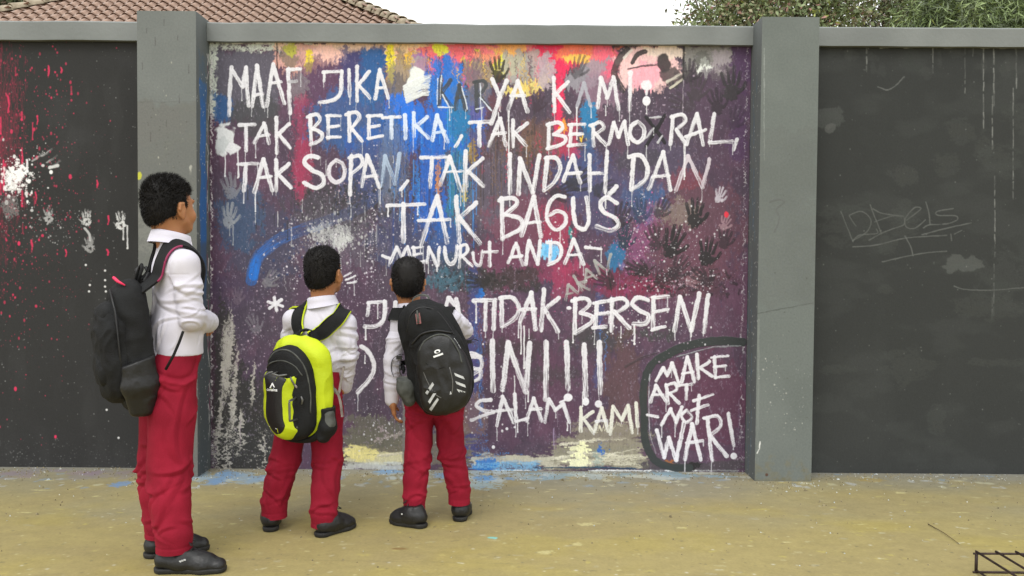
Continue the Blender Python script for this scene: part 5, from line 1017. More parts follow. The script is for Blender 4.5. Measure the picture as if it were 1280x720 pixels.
class Bag:
    """local frame: x to the wearer's right, y towards the wearer's back (0) .. -depth (outer face), z up"""
    def __init__(s, origin, R, label, group=None):
        s.o = np.array(origin, float); s.R = R; s.root = empty('backpack', s.o, label, 'backpack', 'backpacks worn by the boys'); s.seed = 1
        s.main = None
    def W(s, V): return s.o+np.asarray(V)@s.R.T
    def shell(s, poly, d0, d1, bulge=.03, rnd_=.03, h=.0045, yoff=0.0, smooth_k=.02):
        """solid with the given outline between y=-d0 and y=-d1, edges rounded, face bulging"""
        P = np.array(poly); lo = [P[:, 0].min()-.04, -d1-bulge-.04, P[:, 1].min()-.04]; hi = [P[:, 0].max()+.04, -d0+.04, P[:, 1].max()+.04]
        f = Fld(lo, hi, h); X = f.ax[0][:, None]; Z = f.ax[2][None, :]; sd = poly_sd(X, Z, poly).astype(np.float32)
        inn = np.clip(-sd/.09, 0, 1); depth = d1+bulge*(1-(1-inn)**2); Y = f.ax[1][None, :, None]
        dy = np.maximum(-Y-depth[:, None, :], Y+d0); a = sd[:, None, :]+rnd_; b_ = dy+rnd_
        f.f = (np.minimum(np.maximum(a, b_), 0)+np.sqrt(np.maximum(a, 0)**2+np.maximum(b_, 0)**2)-rnd_).astype(np.float32); return f
    def patch(s, f, poly, off, name, m, parent=None, ymax=-.02, wr=.0, sm=1):
        g = Fld.__new__(Fld); g.lo, g.h, g.n, g.ax = f.lo, f.h, f.n, f.ax
        X = f.ax[0][:, None]; Z = f.ax[2][None, :]; sd = poly_sd(X, Z, poly).astype(np.float32)[:, None, :]; d = f.f-off
        k = .004; h = np.maximum(k-np.abs(d-sd), 0)/k; r = np.maximum(d, sd)+h*h*k*.25
        g.f = np.maximum(r, f.ax[1][None, :, None]-ymax).astype(np.float32)*np.ones_like(f.f)
        return s.emit(g, name, m, parent, wr, sm)
    def emit(s, f, name, m, parent=None, wr=.003, sm=1):
        V, Q = f.nets(sm); s.seed += 1
        if wr: V = disp(V, Q, (ridg(V, (13, 13, 9), s.seed, .6)-.3)*wr+(fbm3(V*30, s.seed, 2)-.5)*wr*.6)
        return mesh(name, s.W(V), Q, m, parent or s.root)
    def surf(s, f, x, z, off=0.0):
        """outermost y of field f at local x,z"""
        ys = np.linspace(f.lo[1], f.ax[1][-1], 160); v = f.val(np.stack([np.full(160, x), ys, np.full(160, z)], 1)); i = np.argmax(v < 0)
        return np.array([x, ys[i]-off, z])
    def line(s, f, pts, r, name, m, off=.001, n=5, parent=None, res=24):
        P = crv([(p[0], 0, p[1]) for p in pts], res); b = MB().tube([tuple(s.W(s.surf(f, p[0], p[2], off))) for p in P], r, n); return b.build(name, m, parent or s.root, True)
    def decal(s, f, poly, name, m, off=.0012, th=.0012, parent=None):
        V = [s.surf(f, x, z, off) for x, z in poly]; n = len(V); B = [v+[0, th*2, 0] for v in V]; W_ = s.W(np.array(V+B)); F_ = [tuple(range(n)), tuple(range(n, 2*n))[::-1]]+[(i, i+n, (i+1) % n+n, (i+1) % n) for i in range(n)]
        return mesh(name, W_, F_, m, parent or s.root, smooth=False)
    def poly_mesh(s, name, polys, m, f, off=.0015, parent=None):
        Vs = []; Fs = []
        P2 = []
        for p in polys:
            if len(p) == 4 and name == 'silver_stripe':
                a, b, c_, d = [np.array(v) for v in p]
                for i in range(8):
                    t, u = i/8, (i+1)/8; P2.append([a+(d-a)*t, b+(c_-b)*t, b+(c_-b)*u, a+(d-a)*u])
            else: P2.append(p)
        for poly in P2:
            n0 = len(Vs); V = [s.W(s.surf(f, x, z, off)) for x, z in poly]; Bk = [s.W(s.surf(f, x, z, off-.003)) for x, z in poly]; n = len(V); Vs += V+Bk
            Fs += [tuple(range(n0, n0+n)), tuple(range(n0+n, n0+2*n))[::-1]]+[(n0+i, n0+i+n, n0+(i+1) % n+n, n0+(i+1) % n) for i in range(n)]
        return mesh(name, Vs, Fs, m, parent or s.root, smooth=False)
def snap(f, P, off):
    P = np.array(P, float)
    for _ in range(6): v = f.val(P); g = f.grad(P); P = P-g*np.clip(v-off, -.05, .05)[:, None]*.9
    return P
def strap(name, pts, field, w, th, m, parent, off=.007, n=60, free=(0, 0), piping=None, pm=None, curve=.0):
    P = crv(pts, n); S_ = snap(field, P, off); a = np.ones(n); k0 = int(free[0]*n); k1 = int(free[1]*n)
    if k0: a[:k0] = np.linspace(0, 1, k0)
    if k1: a[-k1:] = np.linspace(1, 0, k1)
    a = ss(0, 1, a)[:, None]; v = field.val(P)[:, None]; a = np.where((v > off) & (a < 1), a, 1); P = P*(1-a)+S_*a
    for _ in range(3): P[1:-1] = (P[:-2]+2*P[1:-1]+P[2:])/4
    N = field.grad(P)
    for _ in range(8): N[1:-1] = (N[:-2]+N[1:-1]+N[2:])/3
    T = np.gradient(P, axis=0); T /= np.linalg.norm(T, axis=1)[:, None]+1e-9; Wd = np.cross(T, N); Wd[np.linalg.norm(Wd, axis=1) < .15] = 0
    for _ in range(3): Wd[1:-1] += (Wd[:-2]+Wd[2:])*.5
    Wd /= np.linalg.norm(Wd, axis=1)[:, None]+1e-9
    for _ in range(6): Wd[1:-1] = (Wd[:-2]+Wd[1:-1]+Wd[2:])/3
    Wd = Wd-T*(Wd*T).sum(1)[:, None]; Wd /= np.linalg.norm(Wd, axis=1)[:, None]+1e-9
    u = np.linspace(-1, 1, 7); ww = np.array(w) if np.ndim(w) else np.array([w]); ww = np.interp(np.linspace(0, 1, n), np.linspace(0, 1, len(ww)), ww)
    G = P[:, None]+Wd[:, None]*(u[None, :, None]*ww[:, None, None]/2); G2 = snap(field, G.reshape(-1, 3), off).reshape(G.shape); b = np.clip((a*.8), 0, 1)[:, :, None]; G = G*(1-b)+G2*b
    o = sheet(name, G[:, ::-1], th, m, parent)
    if piping:
        N2 = normals(G.reshape(-1, 3), np.stack([np.arange(n*7).reshape(n, 7)[:-1, :-1], np.arange(n*7).reshape(n, 7)[1:, :-1], np.arange(n*7).reshape(n, 7)[1:, 1:], np.arange(n*7).reshape(n, 7)[:-1, 1:]], -1).reshape(-1, 4))
        for k in piping: MB().tube([tuple(p) for p in (G[:, k] if len(piping) > 1 else G[4:n*5//11, k])], .0048, 6).build('piping', pm, o, True)
    return o, G
A = lambda x, y, Y: at(x, y, Y)
lift = lambda p, dz: np.array(p)+[0, 0, dz]
# ---------------- boy on the left
tf = np.array(hd(35)); rt = np.array([tf[1], -tf[0], 0]); sc = A(221, 326, -1.44)
J = dict(head=A(212, 259, -1.43), neck=A(213, 302, -1.44), shR=sc+rt*.132, shL=sc-rt*.132+[0, 0, .006], waist=A(221, 441, -1.45))
J['elR'] = A(240, 398, -1.56); J['wrR'] = A(262, 403, -1.34); J['elL'] = A(205, 396, -1.26); J['wrL'] = A(246, 405, -1.25)
hc = A(212, 470, -1.46); J['hipR'] = hc+rt*.072; J['hipL'] = hc-rt*.072; J['knR'] = A(212, 582, -1.56); J['knL'] = A(200, 575, -1.42)
J['anR'] = np.array([-1.300, -1.625, .142]); J['anL'] = np.array([-1.418, -1.45, .136])
p1, sf1, J1 = person(dict(at=(-1.35, -1.5), label='tall boy on the left with a black backpack and red trousers looking at the wall', J=J, tf=tf, hs=1.01, HR=frame(hd(58, 3)), spike=.4, seed=3, hem=float(A(221, 442, -1.45)[2]),
    hands={'R': ((-.75, .7, .1), (.2, 0, -1), 1, .7), 'L': ((.35, -.3, 0), (-.3, .2, -1), -1, .9)}, sw=[.050, .088, .088, .094, .052, .048, .047, .042], tr=[.084, .090, .083, .067, .092], colr=(.066, .068), col=A(213, 303, -1.44), colh=.040, coln=(.10, .12, 1), fold=1.15, nh=9000,
    shirt_extra=lambda f, J: f.cap(J['waist']+[0, 0, .08], J['waist']-[0, 0, .05], .086, .091, .03, wide=(rt, 1.3))))
s1 = shoe((-1.232, -1.628), 2, .285, .098, p1); s2 = shoe((-1.365, -1.425), 28, .265, .094, p1)
# ---------------- middle boy
tf2 = np.array(hd(76)); J = dict(head=A(405, 341, -1.02), neck=A(403, 382, -1.04), shL=A(366, 396, -1.00), shR=A(433, 401, -1.07), waist=A(398, 462, -1.04),
    elR=A(437, 446, -1.07), wrR=A(431, 484, -1.02), elL=A(360, 446, -.94), wrL=A(376, 452, -.77), hipL=A(373, 486, -1.03), hipR=A(407, 486, -1.06), knL=A(357, 572, -1.07), knR=A(410, 575, -1.10))
J['anL'] = A(343, 628, -1.10); J['anR'] = A(405, 641, -1.17)
p2, sf2, J2 = person(dict(at=(-.92, -1.1), label='boy between the other two with a lime and black backpack and white shirt', J=J, tf=tf2, hs=.93, HR=frame(hd(72, 8)), spike=.25, seed=8,
    hands={'R': ((-.7, .1, -.8), (-.8, 0, .6), 1, .4), 'L': ((.6, .6, .3), (1, -.3, 0), -1, .8)}, sw=[.041, .070, .073, .075, .041, .037, .034, .031], tr=[.070, .070, .066, .056, .074], colr=(.052, .056), col=A(403, 380, -1.035), coln=(-.16, -.02, 1), colh=.036, cuff={'R': .98}, handscale=.8, nh=7500,
    shirt_extra=lambda f, J: f.ell(J['waist']+[0, 0, .04], (.105, .085, .045), np.eye(3), .04)))
shoe((-1.085, -1.055), 104, .215, .082, p2, stripe=False); shoe((-.775, -1.135), 52, .225, .084, p2, stripe=False)
# ---------------- boy on the right
tf3 = np.array(hd(91)); J = dict(head=A(510, 352, -.92), neck=A(513, 388, -.93), shL=A(502, 401, -.93), shR=A(563, 396, -.93), waist=A(541, 476, -.93),
    elL=A(490, 450, -.95), wrL=A(490, 500, -.94), elR=A(581, 413, -.80), wrR=A(562, 408, -.62), hipL=A(526, 497, -.93), hipR=A(558, 497, -.93), knL=A(522, 570, -.96), knR=A(565, 566, -.93))
J['shL'] = A(501, 402, -.93); J['anL'] = A(518, 622, -1.00); J['anR'] = A(574, 612, -.94)
p3, sf3, J3 = person(dict(at=(-.36, -.98), label='smallest boy on the right of the three with a black backpack and an arm hanging', J=J, tf=tf3, hs=.90, HR=frame(hd(95, 8)), spike=.12, seed=14, low=.012,
    hands={'R': ((-.2, .5, .4), (0, 1, 0), 1, .6), 'L': ((.12, .16, -1), (1, .25, 0), -1, .55)}, sw=[.041, .064, .067, .070, .043, .041, .038, .032], tr=[.066, .064, .060, .050, .070], colr=(.050, .052), col=A(514, 388, -.93), colh=.034, cuff={'L': 1.0}, handscale=.86, nh=7500))
shoe((-.470, -1.035), 156, .205, .080, p3); shoe((-.228, -.890), 84, .20, .080, p3)
print('people', time.time()-T0)
# ================= backpacks
# black bag seen from its side, left boy
R1 = np.stack([rt, tf, np.array([0, 0, 1.])], 1); lean = Matrix.Rotation(math.radians(6), 3, 'X'); R1 = R1@np.array(lean)
bc = A(187, 430, -1.50); b1 = Bag(bc-tf*.02, R1, 'plain black backpack with a pink zip worn by the tall boy on the left')
out = rnd([(-.135, -.22), (-.145, 0), (-.12, .18), (-.06, .255), (.06, .255), (.12, .18), (.145, 0), (.135, -.22), (.06, -.262), (-.06, -.262)])
f = b1.shell(out, -.01, .085, .025, .045)
m = b1.emit(f, 'bag_body', blackf, wr=.007)
fp = b1.shell(rnd([(-.110, -.17), (-.125, -.02), (-.10, .13), (0, .165), (.10, .13), (.125, -.02), (.110, -.17), (0, -.205)]), .06, .155, .022, .03); b1.emit(fp, 'front_pocket', blackf, wr=.008)
fq = b1.shell(rnd([(-.085, -.12), (-.10, -.05), (0, .0), (.10, -.05), (.085, -.12), (0, -.15)]), .09, .178, .014, .025); b1.emit(fq, 'front_pocket', blackf, wr=.006)
ff = b1.shell(rnd([(-.08, .09), (-.085, .15), (0, .19), (.085, .15), (.08, .09), (0, .075)]),   .05, .150, .012, .03); b1.emit(ff, 'top_flap', blackf, wr=.008)
for (x0, z0, z1, w_) in ((.120, -.235, -.04, .05),):
    g_ = Fld((.06, -.13, -.28), (.20, .03, .02), .0045); g_.chain([(.115, -.055, z0), (.128, -.055, -.14), (.130, -.055, z1)], [.030, .040, .037], .02, wide=((0, 1, 0), 1.6)); g_.plane((0, 0, -.045), (-.1, -.25, 1), .004); b1.emit(g_, 'side_pocket', blackg, wr=.005)
MB().tube([tuple(b1.W(np.array(p))) for p in ((.125, -.115, -.15), (.13, -.115, .02), (.115, -.11, .15), (.06, -.11, .235))], .004, 6).build('zip', blackg, b1.root, True)
MB().tube([tuple(b1.W(np.array(p))) for p in ((-.04, -.075, .272), (.02, -.085, .276), (.065, -.08, .262), (.085, -.06, .245))], [.003, .006, .006, .003], 6).build('zip', pinkm, b1.root, True)
MB().tube([tuple(b1.W(np.array(p))) for p in ((-.03, .0, .25), (-.025, .02, .30), (0, .025, .315), (.025, .02, .30), (.03, .0, .25))], .007, 8).build('handle', blackf, b1.root, True)
sc1 = (J1['shL']+J1['shR'])/2
def tors(r_, f_, u_, c=None, R_=None, fw_=None): return sc1+rt*r_+tf*f_+np.array([0, 0, u_])
o_, G = strap('shoulder_strap', [b1.W([.075, -.01, .215]), tors(.085, -.105, -.01), tors(.080, -.06, .055), tors(.075, .0, .075), tors(.075, .06, .03), tors(.085, .10, -.06), tors(.10, .105, -.14), tors(.115, .08, -.19)], sf1, [.062, .066, .062, .058, .04, .03, .02], .009, blackf, b1.root, .008, 80, (.12, 0), piping=(6,), pm=magm)
strap('shoulder_strap', [b1.W([-.075, -.01, .215]), tors(-.085, -.105, -.01), tors(-.080, -.06, .055), tors(-.075, .0, .075), tors(-.075, .06, .03), tors(-.085, .10, -.06), tors(-.10, .105, -.14), tors(-.125, .06, -.21), tors(-.13, -.03, -.28), b1.W([-.125, -.01, -.13])], sf1, [.062, .066, .062, .058, .04, .028, .02, .02], .009, blackf, b1.root, .008, 80, (.12, .2))
MB().tube([tuple(A(*q)) for q in ((229, 414, -1.60), (224, 428, -1.61), (217, 444, -1.62), (207, 462, -1.62))], .0055, 6).build('webbing', blackf, b1.root, True)
bk = MB()
bk.tube([tuple(A(*q)) for q in ((178, 332, -1.44), (172, 338, -1.45), (174, 346, -1.46), (182, 350, -1.47))], [.010, .013, .012, .006], 7).tube([tuple(A(*q)) for q in ((182, 334, -1.44), (186, 342, -1.46), (180, 352, -1.5))], .007, 6).build('buckle', blackg, b1.root, True)
# lime and black bag, middle boy
hb = np.array(hd(78)); rb = np.array([hb[1], -hb[0], 0]); R2 = np.stack([rb, hb, np.array([0, 0, 1.])], 1)
b2 = Bag(A(377, 481, -1.175), R2, 'lime green and black backpack with a white peak logo worn by the middle boy')
q2 = lambda *p: [((x/1000-.187)*.95, (.432-y/1000)*.96) for x, y in p]
out = rnd(q2((150, 205), (90, 225), (55, 285), (38, 380), (38, 500), (60, 590), (120, 660), (200, 682), (280, 662), (335, 590), (345, 470), (338, 330), (315, 262), (240, 212)))
f = b2.shell(out, -.03, .055, .012, .05, .004); b2.emit(f, 'bag_body', limef, wr=.005)
f2 = b2.shell(rnd(q2((62, 330), (90, 272), (150, 246), (215, 262), (262, 320), (286, 420), (292, 560), (268, 640), (200, 668), (120, 655), (62, 590), (42, 480))), .03, .105, .022, .035, .004); b2.emit(f2, 'front_panel', blackf, wr=.004)
fl = b2.shell(rnd(q2((60, 372), (110, 352), (180, 368), (238, 352), (240, 400), (226, 450), (226, 560), (240, 622), (180, 662), (110, 645), (62, 570), (54, 470))), .06, .122, .022, .03, .004); b2.emit(fl, 'pocket', limef, wr=.004)
b2.patch(fl, rnd(q2((72, 366), (110, 352), (170, 362), (215, 366), (178, 402), (166, 450), (170, 560), (178, 600), (148, 636), (112, 622), (82, 560), (84, 450))), .0032, 'pocket_panel', blackg, ymax=-.08)
b2.patch(fl, rnd(q2((212, 366), (234, 400), (220, 450), (218, 560), (236, 640), (270, 640), (280, 420), (250, 340))), .0028, 'pocket_edge', blackf, ymax=-.07)
b2.line(fl, q2((66, 385), (100, 362), (160, 362), (205, 385), (222, 425)), .0042, 'zip', zipm, .004); b2.line(fl, q2((224, 440), (226, 520), (228, 605)), .005, 'zip', zipm, .004)
b2.line(f2, q2((75, 320), (110, 275), (165, 262), (215, 285), (258, 345), (280, 450), (282, 540)), .0035, 'zip', greym, .003, res=40)
b2.line(f2, q2((68, 345), (100, 320), (160, 308), (215, 330), (250, 372)), .0028, 'seam', greym, .002, res=30)
MB().tube([tuple(b2.W(b2.surf(fl, x, z, .010))) for x, z in q2((222, 412), (226, 424), (224, 436))], [.003, .006, .003], 6).build('zip_pull', webm, b2.root, True)
MB().tube([tuple(b2.W(b2.surf(f2, x, z, .008))) for x, z in q2((250, 462), (256, 478), (252, 498))], [.003, .005, .003], 6).build('zip_pull', zipm, b2.root, True)
b2.poly_mesh('printed_logo', [q2((106, 428), (116, 408), (121, 404), (133, 424), (128, 424), (120, 413), (113, 427))], whitep, fl, .0045)
# small wordmark under the peak
cu = bpy.data.curves.new('wordmark', 'FONT'); cu.body = 'consina'; cu.size = .0175; cu.extrude = .0006; cu.offset = .0004; cu.align_x = 'CENTER'; cu.space_character = 1.05
to = bpy.data.objects.new('wordmark', cu); COL.objects.link(to); dg = bpy.context.evaluated_depsgraph_get(); me_ = bpy.data.meshes.new_from_object(to.evaluated_get(dg)); COL.objects.unlink(to); bpy.data.objects.remove(to)
nv = len(me_.vertices); co = np.empty(nv*3, np.float32); me_.vertices.foreach_get('co', co); co = co.reshape(-1, 3)
(cx, cz), = q2((118, 441)); L_ = np.array([b2.surf(fl, cx+c[0]*.95, cz+c[1], .0045+c[2]) for c in co]); me_.vertices.foreach_set('co', (b2.W(L_)-b2.o).astype(np.float32).ravel()); me_.materials.clear(); me_.materials.append(whitep)
wo = bpy.data.objects.new('wordmark', me_); COL.objects.link(wo); wo.parent = b2.root
b2.poly_mesh('printed_line', [q2((98, 600), (140, 607), (140, 610), (98, 603))], whitep, fl, .0045)
g_ = Fld((.04, -.13, -.30), (.22, .06, -.02), .004); g_.chain([(.122, -.035, -.215), (.138, -.03, -.17), (.140, -.03, -.09)], [.028, .034, .03], .02, wide=((0, 1, 0), 1.4)); g_.plane((0, 0, -.098), (-.1, -.1, 1), .004); b2.emit(g_, 'side_pocket', blackf, wr=.005)
g_.f += .003; g2 = Fld((.04, -.13, -.30), (.22, .06, -.02), .004); g2.chain([(.128, -.045, -.195), (.143, -.042, -.16), (.144, -.042, -.115)], [.018, .027, .024], .02, wide=((0, 1, 0), 1.2)); b2.emit(g2, 'mesh_panel', greym, wr=.003)
fb = b2.shell(rnd(q2((60, 575), (120, 640), (190, 662), (262, 640), (330, 560), (338, 600), (290, 668), (200, 690), (110, 668))), -.025, .062, .01, .03, .004); b2.emit(fb, 'base_panel', blackf, wr=.003)
MB().tube([tuple(b2.W(p)) for p in ((-.02, 0, .21), (-.015, .02, .235), (.01, .025, .24), (.035, .02, .235), (.04, 0, .21))], .007, 8).build('handle', blackf, b2.root, True)
for (a, b_) in (([(-.055, .0, .19)], [(362, 400, -1.13), (366, 380, -1.09), (371, 369, -1.02), (371, 376, -.94), (368, 400, -.90), (366, 436, -.90)]), ([(.045, .0, .205)], [(404, 414, -1.15), (420, 396, -1.14), (430, 385, -1.08), (431, 388, -1.00), (428, 410, -.93), (424, 434, -.93)])):
    strap('shoulder_strap', [b2.W(a[0])]+[A(*q) for q in b_], sf2, [.056, .064, .066, .06, .05, .04], .012, blackf, b2.root, .009, 90, (.08, 0), piping=(0, 6), pm=limef)
for pts in ([(430, 458, -1.15), (426, 478, -1.16), (423, 492, -1.17), (417, 486, -1.17), (413, 472, -1.16)], [(413, 484, -1.17), (420, 488, -1.175), (425, 500, -1.175), (428, 521, -1.17)]):
    ribbon('webbing', [A(*q) for q in pts], (1, 0, .3), .011, .002, webm, b2.root)
# black bag, right boy
hb3 = np.array(hd(88)); rb3 = np.array([hb3[1], -hb3[0], 0]); R3 = np.stack([rb3, hb3, np.array([0, 0, 1.])], 1)
b3 = Bag(A(545, 443, -1.05), R3, 'black backpack with silver slanted stripes worn by the smallest boy on the right')
q3 = lambda *p: [(x*.0009375-.281, .311-y*.0009375) for x, y in p]
out = rnd(q3((180, 85), (240, 66), (320, 82), (378, 135), (430, 230), (468, 330), (484, 440), (476, 520), (430, 582), (340, 616), (270, 612), (218, 560), (185, 480), (155, 380), (138, 280), (122, 190), (138, 125)))
f = b3.shell(out, -.02, .075, .015, .045, .004); b3.emit(f, 'bag_body', blackf, wr=.006)
fu = b3.shell(rnd(q3((185, 110), (245, 85), (320, 105), (370, 160), (430, 250), (468, 350), (480, 450), (465, 530), (410, 590), (320, 608), (250, 585), (222, 480), (200, 380), (185, 280), (168, 180))), .04, .125, .018, .04, .004); b3.emit(fu, 'front_compartment', blackf, wr=.006)
fl3 = b3.shell(rnd(q3((230, 290), (265, 235), (330, 210), (385, 225), (435, 290), (470, 370), (484, 450), (470, 530), (410, 582), (330, 600), (262, 575), (238, 490), (228, 380))), .07, .145, .024, .024, .004); b3.emit(fl3, 'front_pocket', blackg, wr=.005)
b3.line(fl3, q3((240, 300), (270, 250), (330, 222), (382, 236), (425, 300), (440, 350)), .0035, 'zip', greym, .003, res=36)
b3.line(fu, q3((180, 210), (200, 130), (250, 98), (320, 118), (372, 180), (400, 225)), .003, 'zip', blackg, .003, res=36)
b3.line(fu, q3((205, 270), (250, 222), (320, 205), (390, 215)), .005, 'flap_edge', blackg, .003, res=30)
b3.line(fl3, q3((240, 310), (265, 400), (300, 470), (340, 510), (390, 505), (400, 440), (385, 370)), .0022, 'seam', zipm, .0005, res=30)
b3.line(fl3, q3((270, 350), (320, 380), (360, 370)), .0022, 'seam', blackf, .001); b3.line(fu, q3((400, 240), (420, 270), (436, 300)), .0026, 'piping', refl, .003)
def quad(f_, pts, name='silver_stripe', m_=refl): b3.poly_mesh(name, [q3(*pts)], m_, f_, .0032)
for pts in (((272, 492), (282, 500), (314, 452), (306, 440)), ((285, 532), (294, 542), (324, 492), (318, 480)), ((290, 568), (300, 578), (336, 522), (330, 512)),
            ((406, 396), (412, 410), (455, 428), (448, 414)), ((412, 434), (418, 448), (460, 466), (456, 452)), ((418, 470), (426, 484), (464, 500), (462, 486)), ((362, 492), (366, 504), (396, 494), (392, 482))):
    quad(fl3, pts)
th = np.linspace(0, 2*math.pi, 18, endpoint=False)
quad(fl3, [(328+14*math.cos(t), 298+9*math.sin(t)-3*math.cos(t)) for t in th], 'printed_logo', whitep); b3.poly_mesh('printed_logo', [q3(*[(329+7*math.cos(t), 299+4*math.sin(t)) for t in th])], blackf, fl3, .0048)
quad(fl3, [(309, 320), (312, 328), (356, 312), (353, 304)], 'printed_wordmark', whitep)
quad(fu, [(220, 128), (228, 176), (250, 172), (242, 122)], 'zip_tab', mat('red_grey_tab', (150, 84, 84), .7, (90, 86, 86), 200, contrast=(.45, .55)))
MB().tube([tuple(b3.W(b3.surf(fu, x, z, .007))) for x, z in q3((228, 112), (232, 126), (236, 172))], [.003, .005, .004], 6).build('zip_pull', greym, b3.root, True)
ribbon('handle', [b3.W(p) for p in ((-.11, -.02, .23), (-.10, .0, .255), (-.07, .01, .268), (-.04, .0, .262), (-.03, -.02, .24))], (0, 1, .2), .02, .005, greym, b3.root)
g_ = Fld((-.21, -.12, -.28), (-.04, .06, 0), .004); g_.chain([(-.115, -.045, -.20), (-.128, -.045, -.15), (-.138, -.045, -.10)], [.028, .036, .034], .02, wide=((0, 1, 0), 1.2)); g_.plane((0, 0, -.115), (.1, -.1, 1), .004); b3.emit(g_, 'side_pocket', greym, wr=.004)
for (a, b_) in (([(-.13, .0, .20)], [(505, 392, -1.03), (494, 392, -.99), (490, 394, -.93), (494, 402, -.87), (500, 425, -.84), (502, 450, -.86)]), ([(-.02, .0, .22)], [(556, 384, -1.00), (561, 382, -.93), (563, 390, -.87), (566, 412, -.85), (572, 440, -.88)])):
    strap('shoulder_strap', [b3.W(a[0])]+[A(*q) for q in b_]+[b3.W([.10 if a[0][0] > -.1 else -.15, .01, -.08])], sf3, [.056, .06, .058, .05, .03, .024, .022], .010, blackf, b3.root, .008, 80, (.10, .18))
ribbon('webbing', [A(*q) for q in ((512, 444, -1.03), (500, 443, -1.02), (491, 449, -1.0), (489, 460, -.99), (492, 470, -.98))], (0, 1, 0), .014, .002, blackf, b3.root); ribbon('webbing', [A(*q) for q in ((506, 478, -1.02), (499, 462, -1.02), (502, 446, -1.03))], (0, 1, .2), .012, .002, greym, b3.root)
ribbon('webbing', [A(*q) for q in ((578, 424, -1.02), (584, 430, -1.0), (591, 424, -.98), (598, 426, -.97))], (0, 1, 0), .010, .002, blackf, b3.root)
for q in ((499, 447, -1.035), (518, 450, -1.07), (586, 427, -1.03)):
    c_ = A(*q); MB().box((c_[0]-.013, c_[1]-.004, c_[2]-.008), (c_[0]+.013, c_[1]+.004, c_[2]+.008)).build('buckle', blackg if q[0] != 518 else greym, b3.root)
print('bags', time.time()-T0)
# ================= steel rack at the lower right
rk = empty('steel_rack', (gr(1220, 718)[0]+.25, gr(1220, 718)[1]-.3, 0), 'low dark wire rack lying on the pavement in the lower right corner', 'rack')
steel = mat('dark_rusty_steel', (66, 50, 48), .6, (44, 32, 30), 30, .4, 90, metal=.3)
x0, y0 = gr(1220, 717)[:2]; z1 = at(1220, 692, y0)[2]; x1 = x0+.62; ya = y0-.56; zb = .006
for z in (zb, z1):
    for y in (y0, ya): MB().tube([(x0-.012, y, z), (x1+.012, y, z)], .0042, 8).build('cross_bar', steel, rk, True)
for x in (x0, x1):
    for y in (y0, ya): MB().tube([(x, y, zb), (x, y, z1)], .0058, 8).build('post', steel, rk, True)
for i in range(9):
    x = x0+.078*i
    MB().tube([(x, y0+.004, z1+.0075), (x, ya-.012, z1+.0075)], .0048, 8).build('rod', steel, rk, True)
for x in (x0-.0, x0+.312, x1): MB().tube([(x, y0+.004, zb+.0075), (x, ya-.012, zb+.0075)], .0042, 8).build('rod', steel, rk, True)
# a dry stalk, a leaf scrap
tw = mat('dry_stalk', (96, 80, 50), .9)
g0, g1, g2_ = gr(1160, 656), gr(1180, 668), gr(1199, 681)
tag(MB().tube([(g0[0], g0[1], .004), (g1[0], g1[1], .007), (g2_[0], g2_[1], .004)], [.0022, .0016, .0009], 6).build('dry_stalk', tw, None, True), 'thin dry stalk on the pavement up and left of the wire rack', 'stalk')
# ================= house with tiled hip roof behind the wall
tilem = mat('roof_tile_clay', (164, 136, 118), .3, (108, 82, 68), 9, .5, 30, spec=.5); ridgem = mat('weathered_ridge_clay', (172, 160, 138), .8, (128, 116, 98), 7, .7, 30); housew = mat('cream_plaster', (214, 204, 180), .9); under = mat('roof_underlay_timber', (60, 44, 38), .9)
TH = math.radians(32); tt = math.tan(TH)
def eave_x(px, py, side):   # a point on a hip seen at a pixel
    pass
D0 = 11.0   # y of the eave
# hip lines: pass through the rays at these pixels (left: rising right; right: rising left)
dL = at(0, 18, D0); 
z_e = 5.35
def ray(px, py): d = fw*F+CR*(px-640)-CU*(py-360); return CAM, d
# roof front plane: z = z_e + (y-D0)*tt ; intersect
def on_roof(px, py): c, d = ray(px, py); t = (z_e-D0*tt+c[1]*tt-c[2])/(d[2]-d[1]*tt); return c+d*t
QL = on_roof(-2, 19); QR = on_roof(500, 31)
eL = QL[0]-(QL[1]-D0); eR = QR[0]+(QR[1]-D0)      # eave corners
house = empty('house', ((eL+eR)/2, D0+4, 0), 'house behind the wall on the left with a pinkish clay tiled hip roof', 'house')
DEP = 9.0; rid = DEP/2
print('roof', QL, QR, eL, eR)
eo = .5
MB().box((eL+eo, D0+eo, 0), (eR-eo, D0+DEP-eo, z_e+.25)).build('wall', housew, house)
wf = mat('window_frame_wood', (90, 62, 44), .6); gl = mat('window_glass', (60, 70, 76), .1)
for i in range(4):
    x = eL+1.6+i*(eR-eL-3.6)/3; fr = MB().box((x-.5, D0+eo-.05, 1.0), (x+.5, D0+eo+.02, 2.3)).build('window', wf, house); MB().box((x-.43, D0+eo-.06, 1.07), (x-.02, D0+eo-.045, 2.23)).build('pane', gl, fr); MB().box((x+.02, D0+eo-.06, 1.07), (x+.43, D0+eo-.045, 2.23)).build('pane', gl, fr)
V = [(eL, D0, z_e-.06), (eR, D0, z_e-.06), (eR, D0+DEP, z_e-.06), (eL, D0+DEP, z_e-.06), (eL+rid, D0+rid, z_e-.06+rid*tt), (eR-rid, D0+rid, z_e-.06+rid*tt)]
rf = MB().add(V, [(0, 1, 5, 4), (1, 2, 5), (2, 3, 4, 5), (3, 0, 4), (3, 2, 1, 0)]).build('roof', under, house)
TWd, TEX = .222, .29; NS = 10
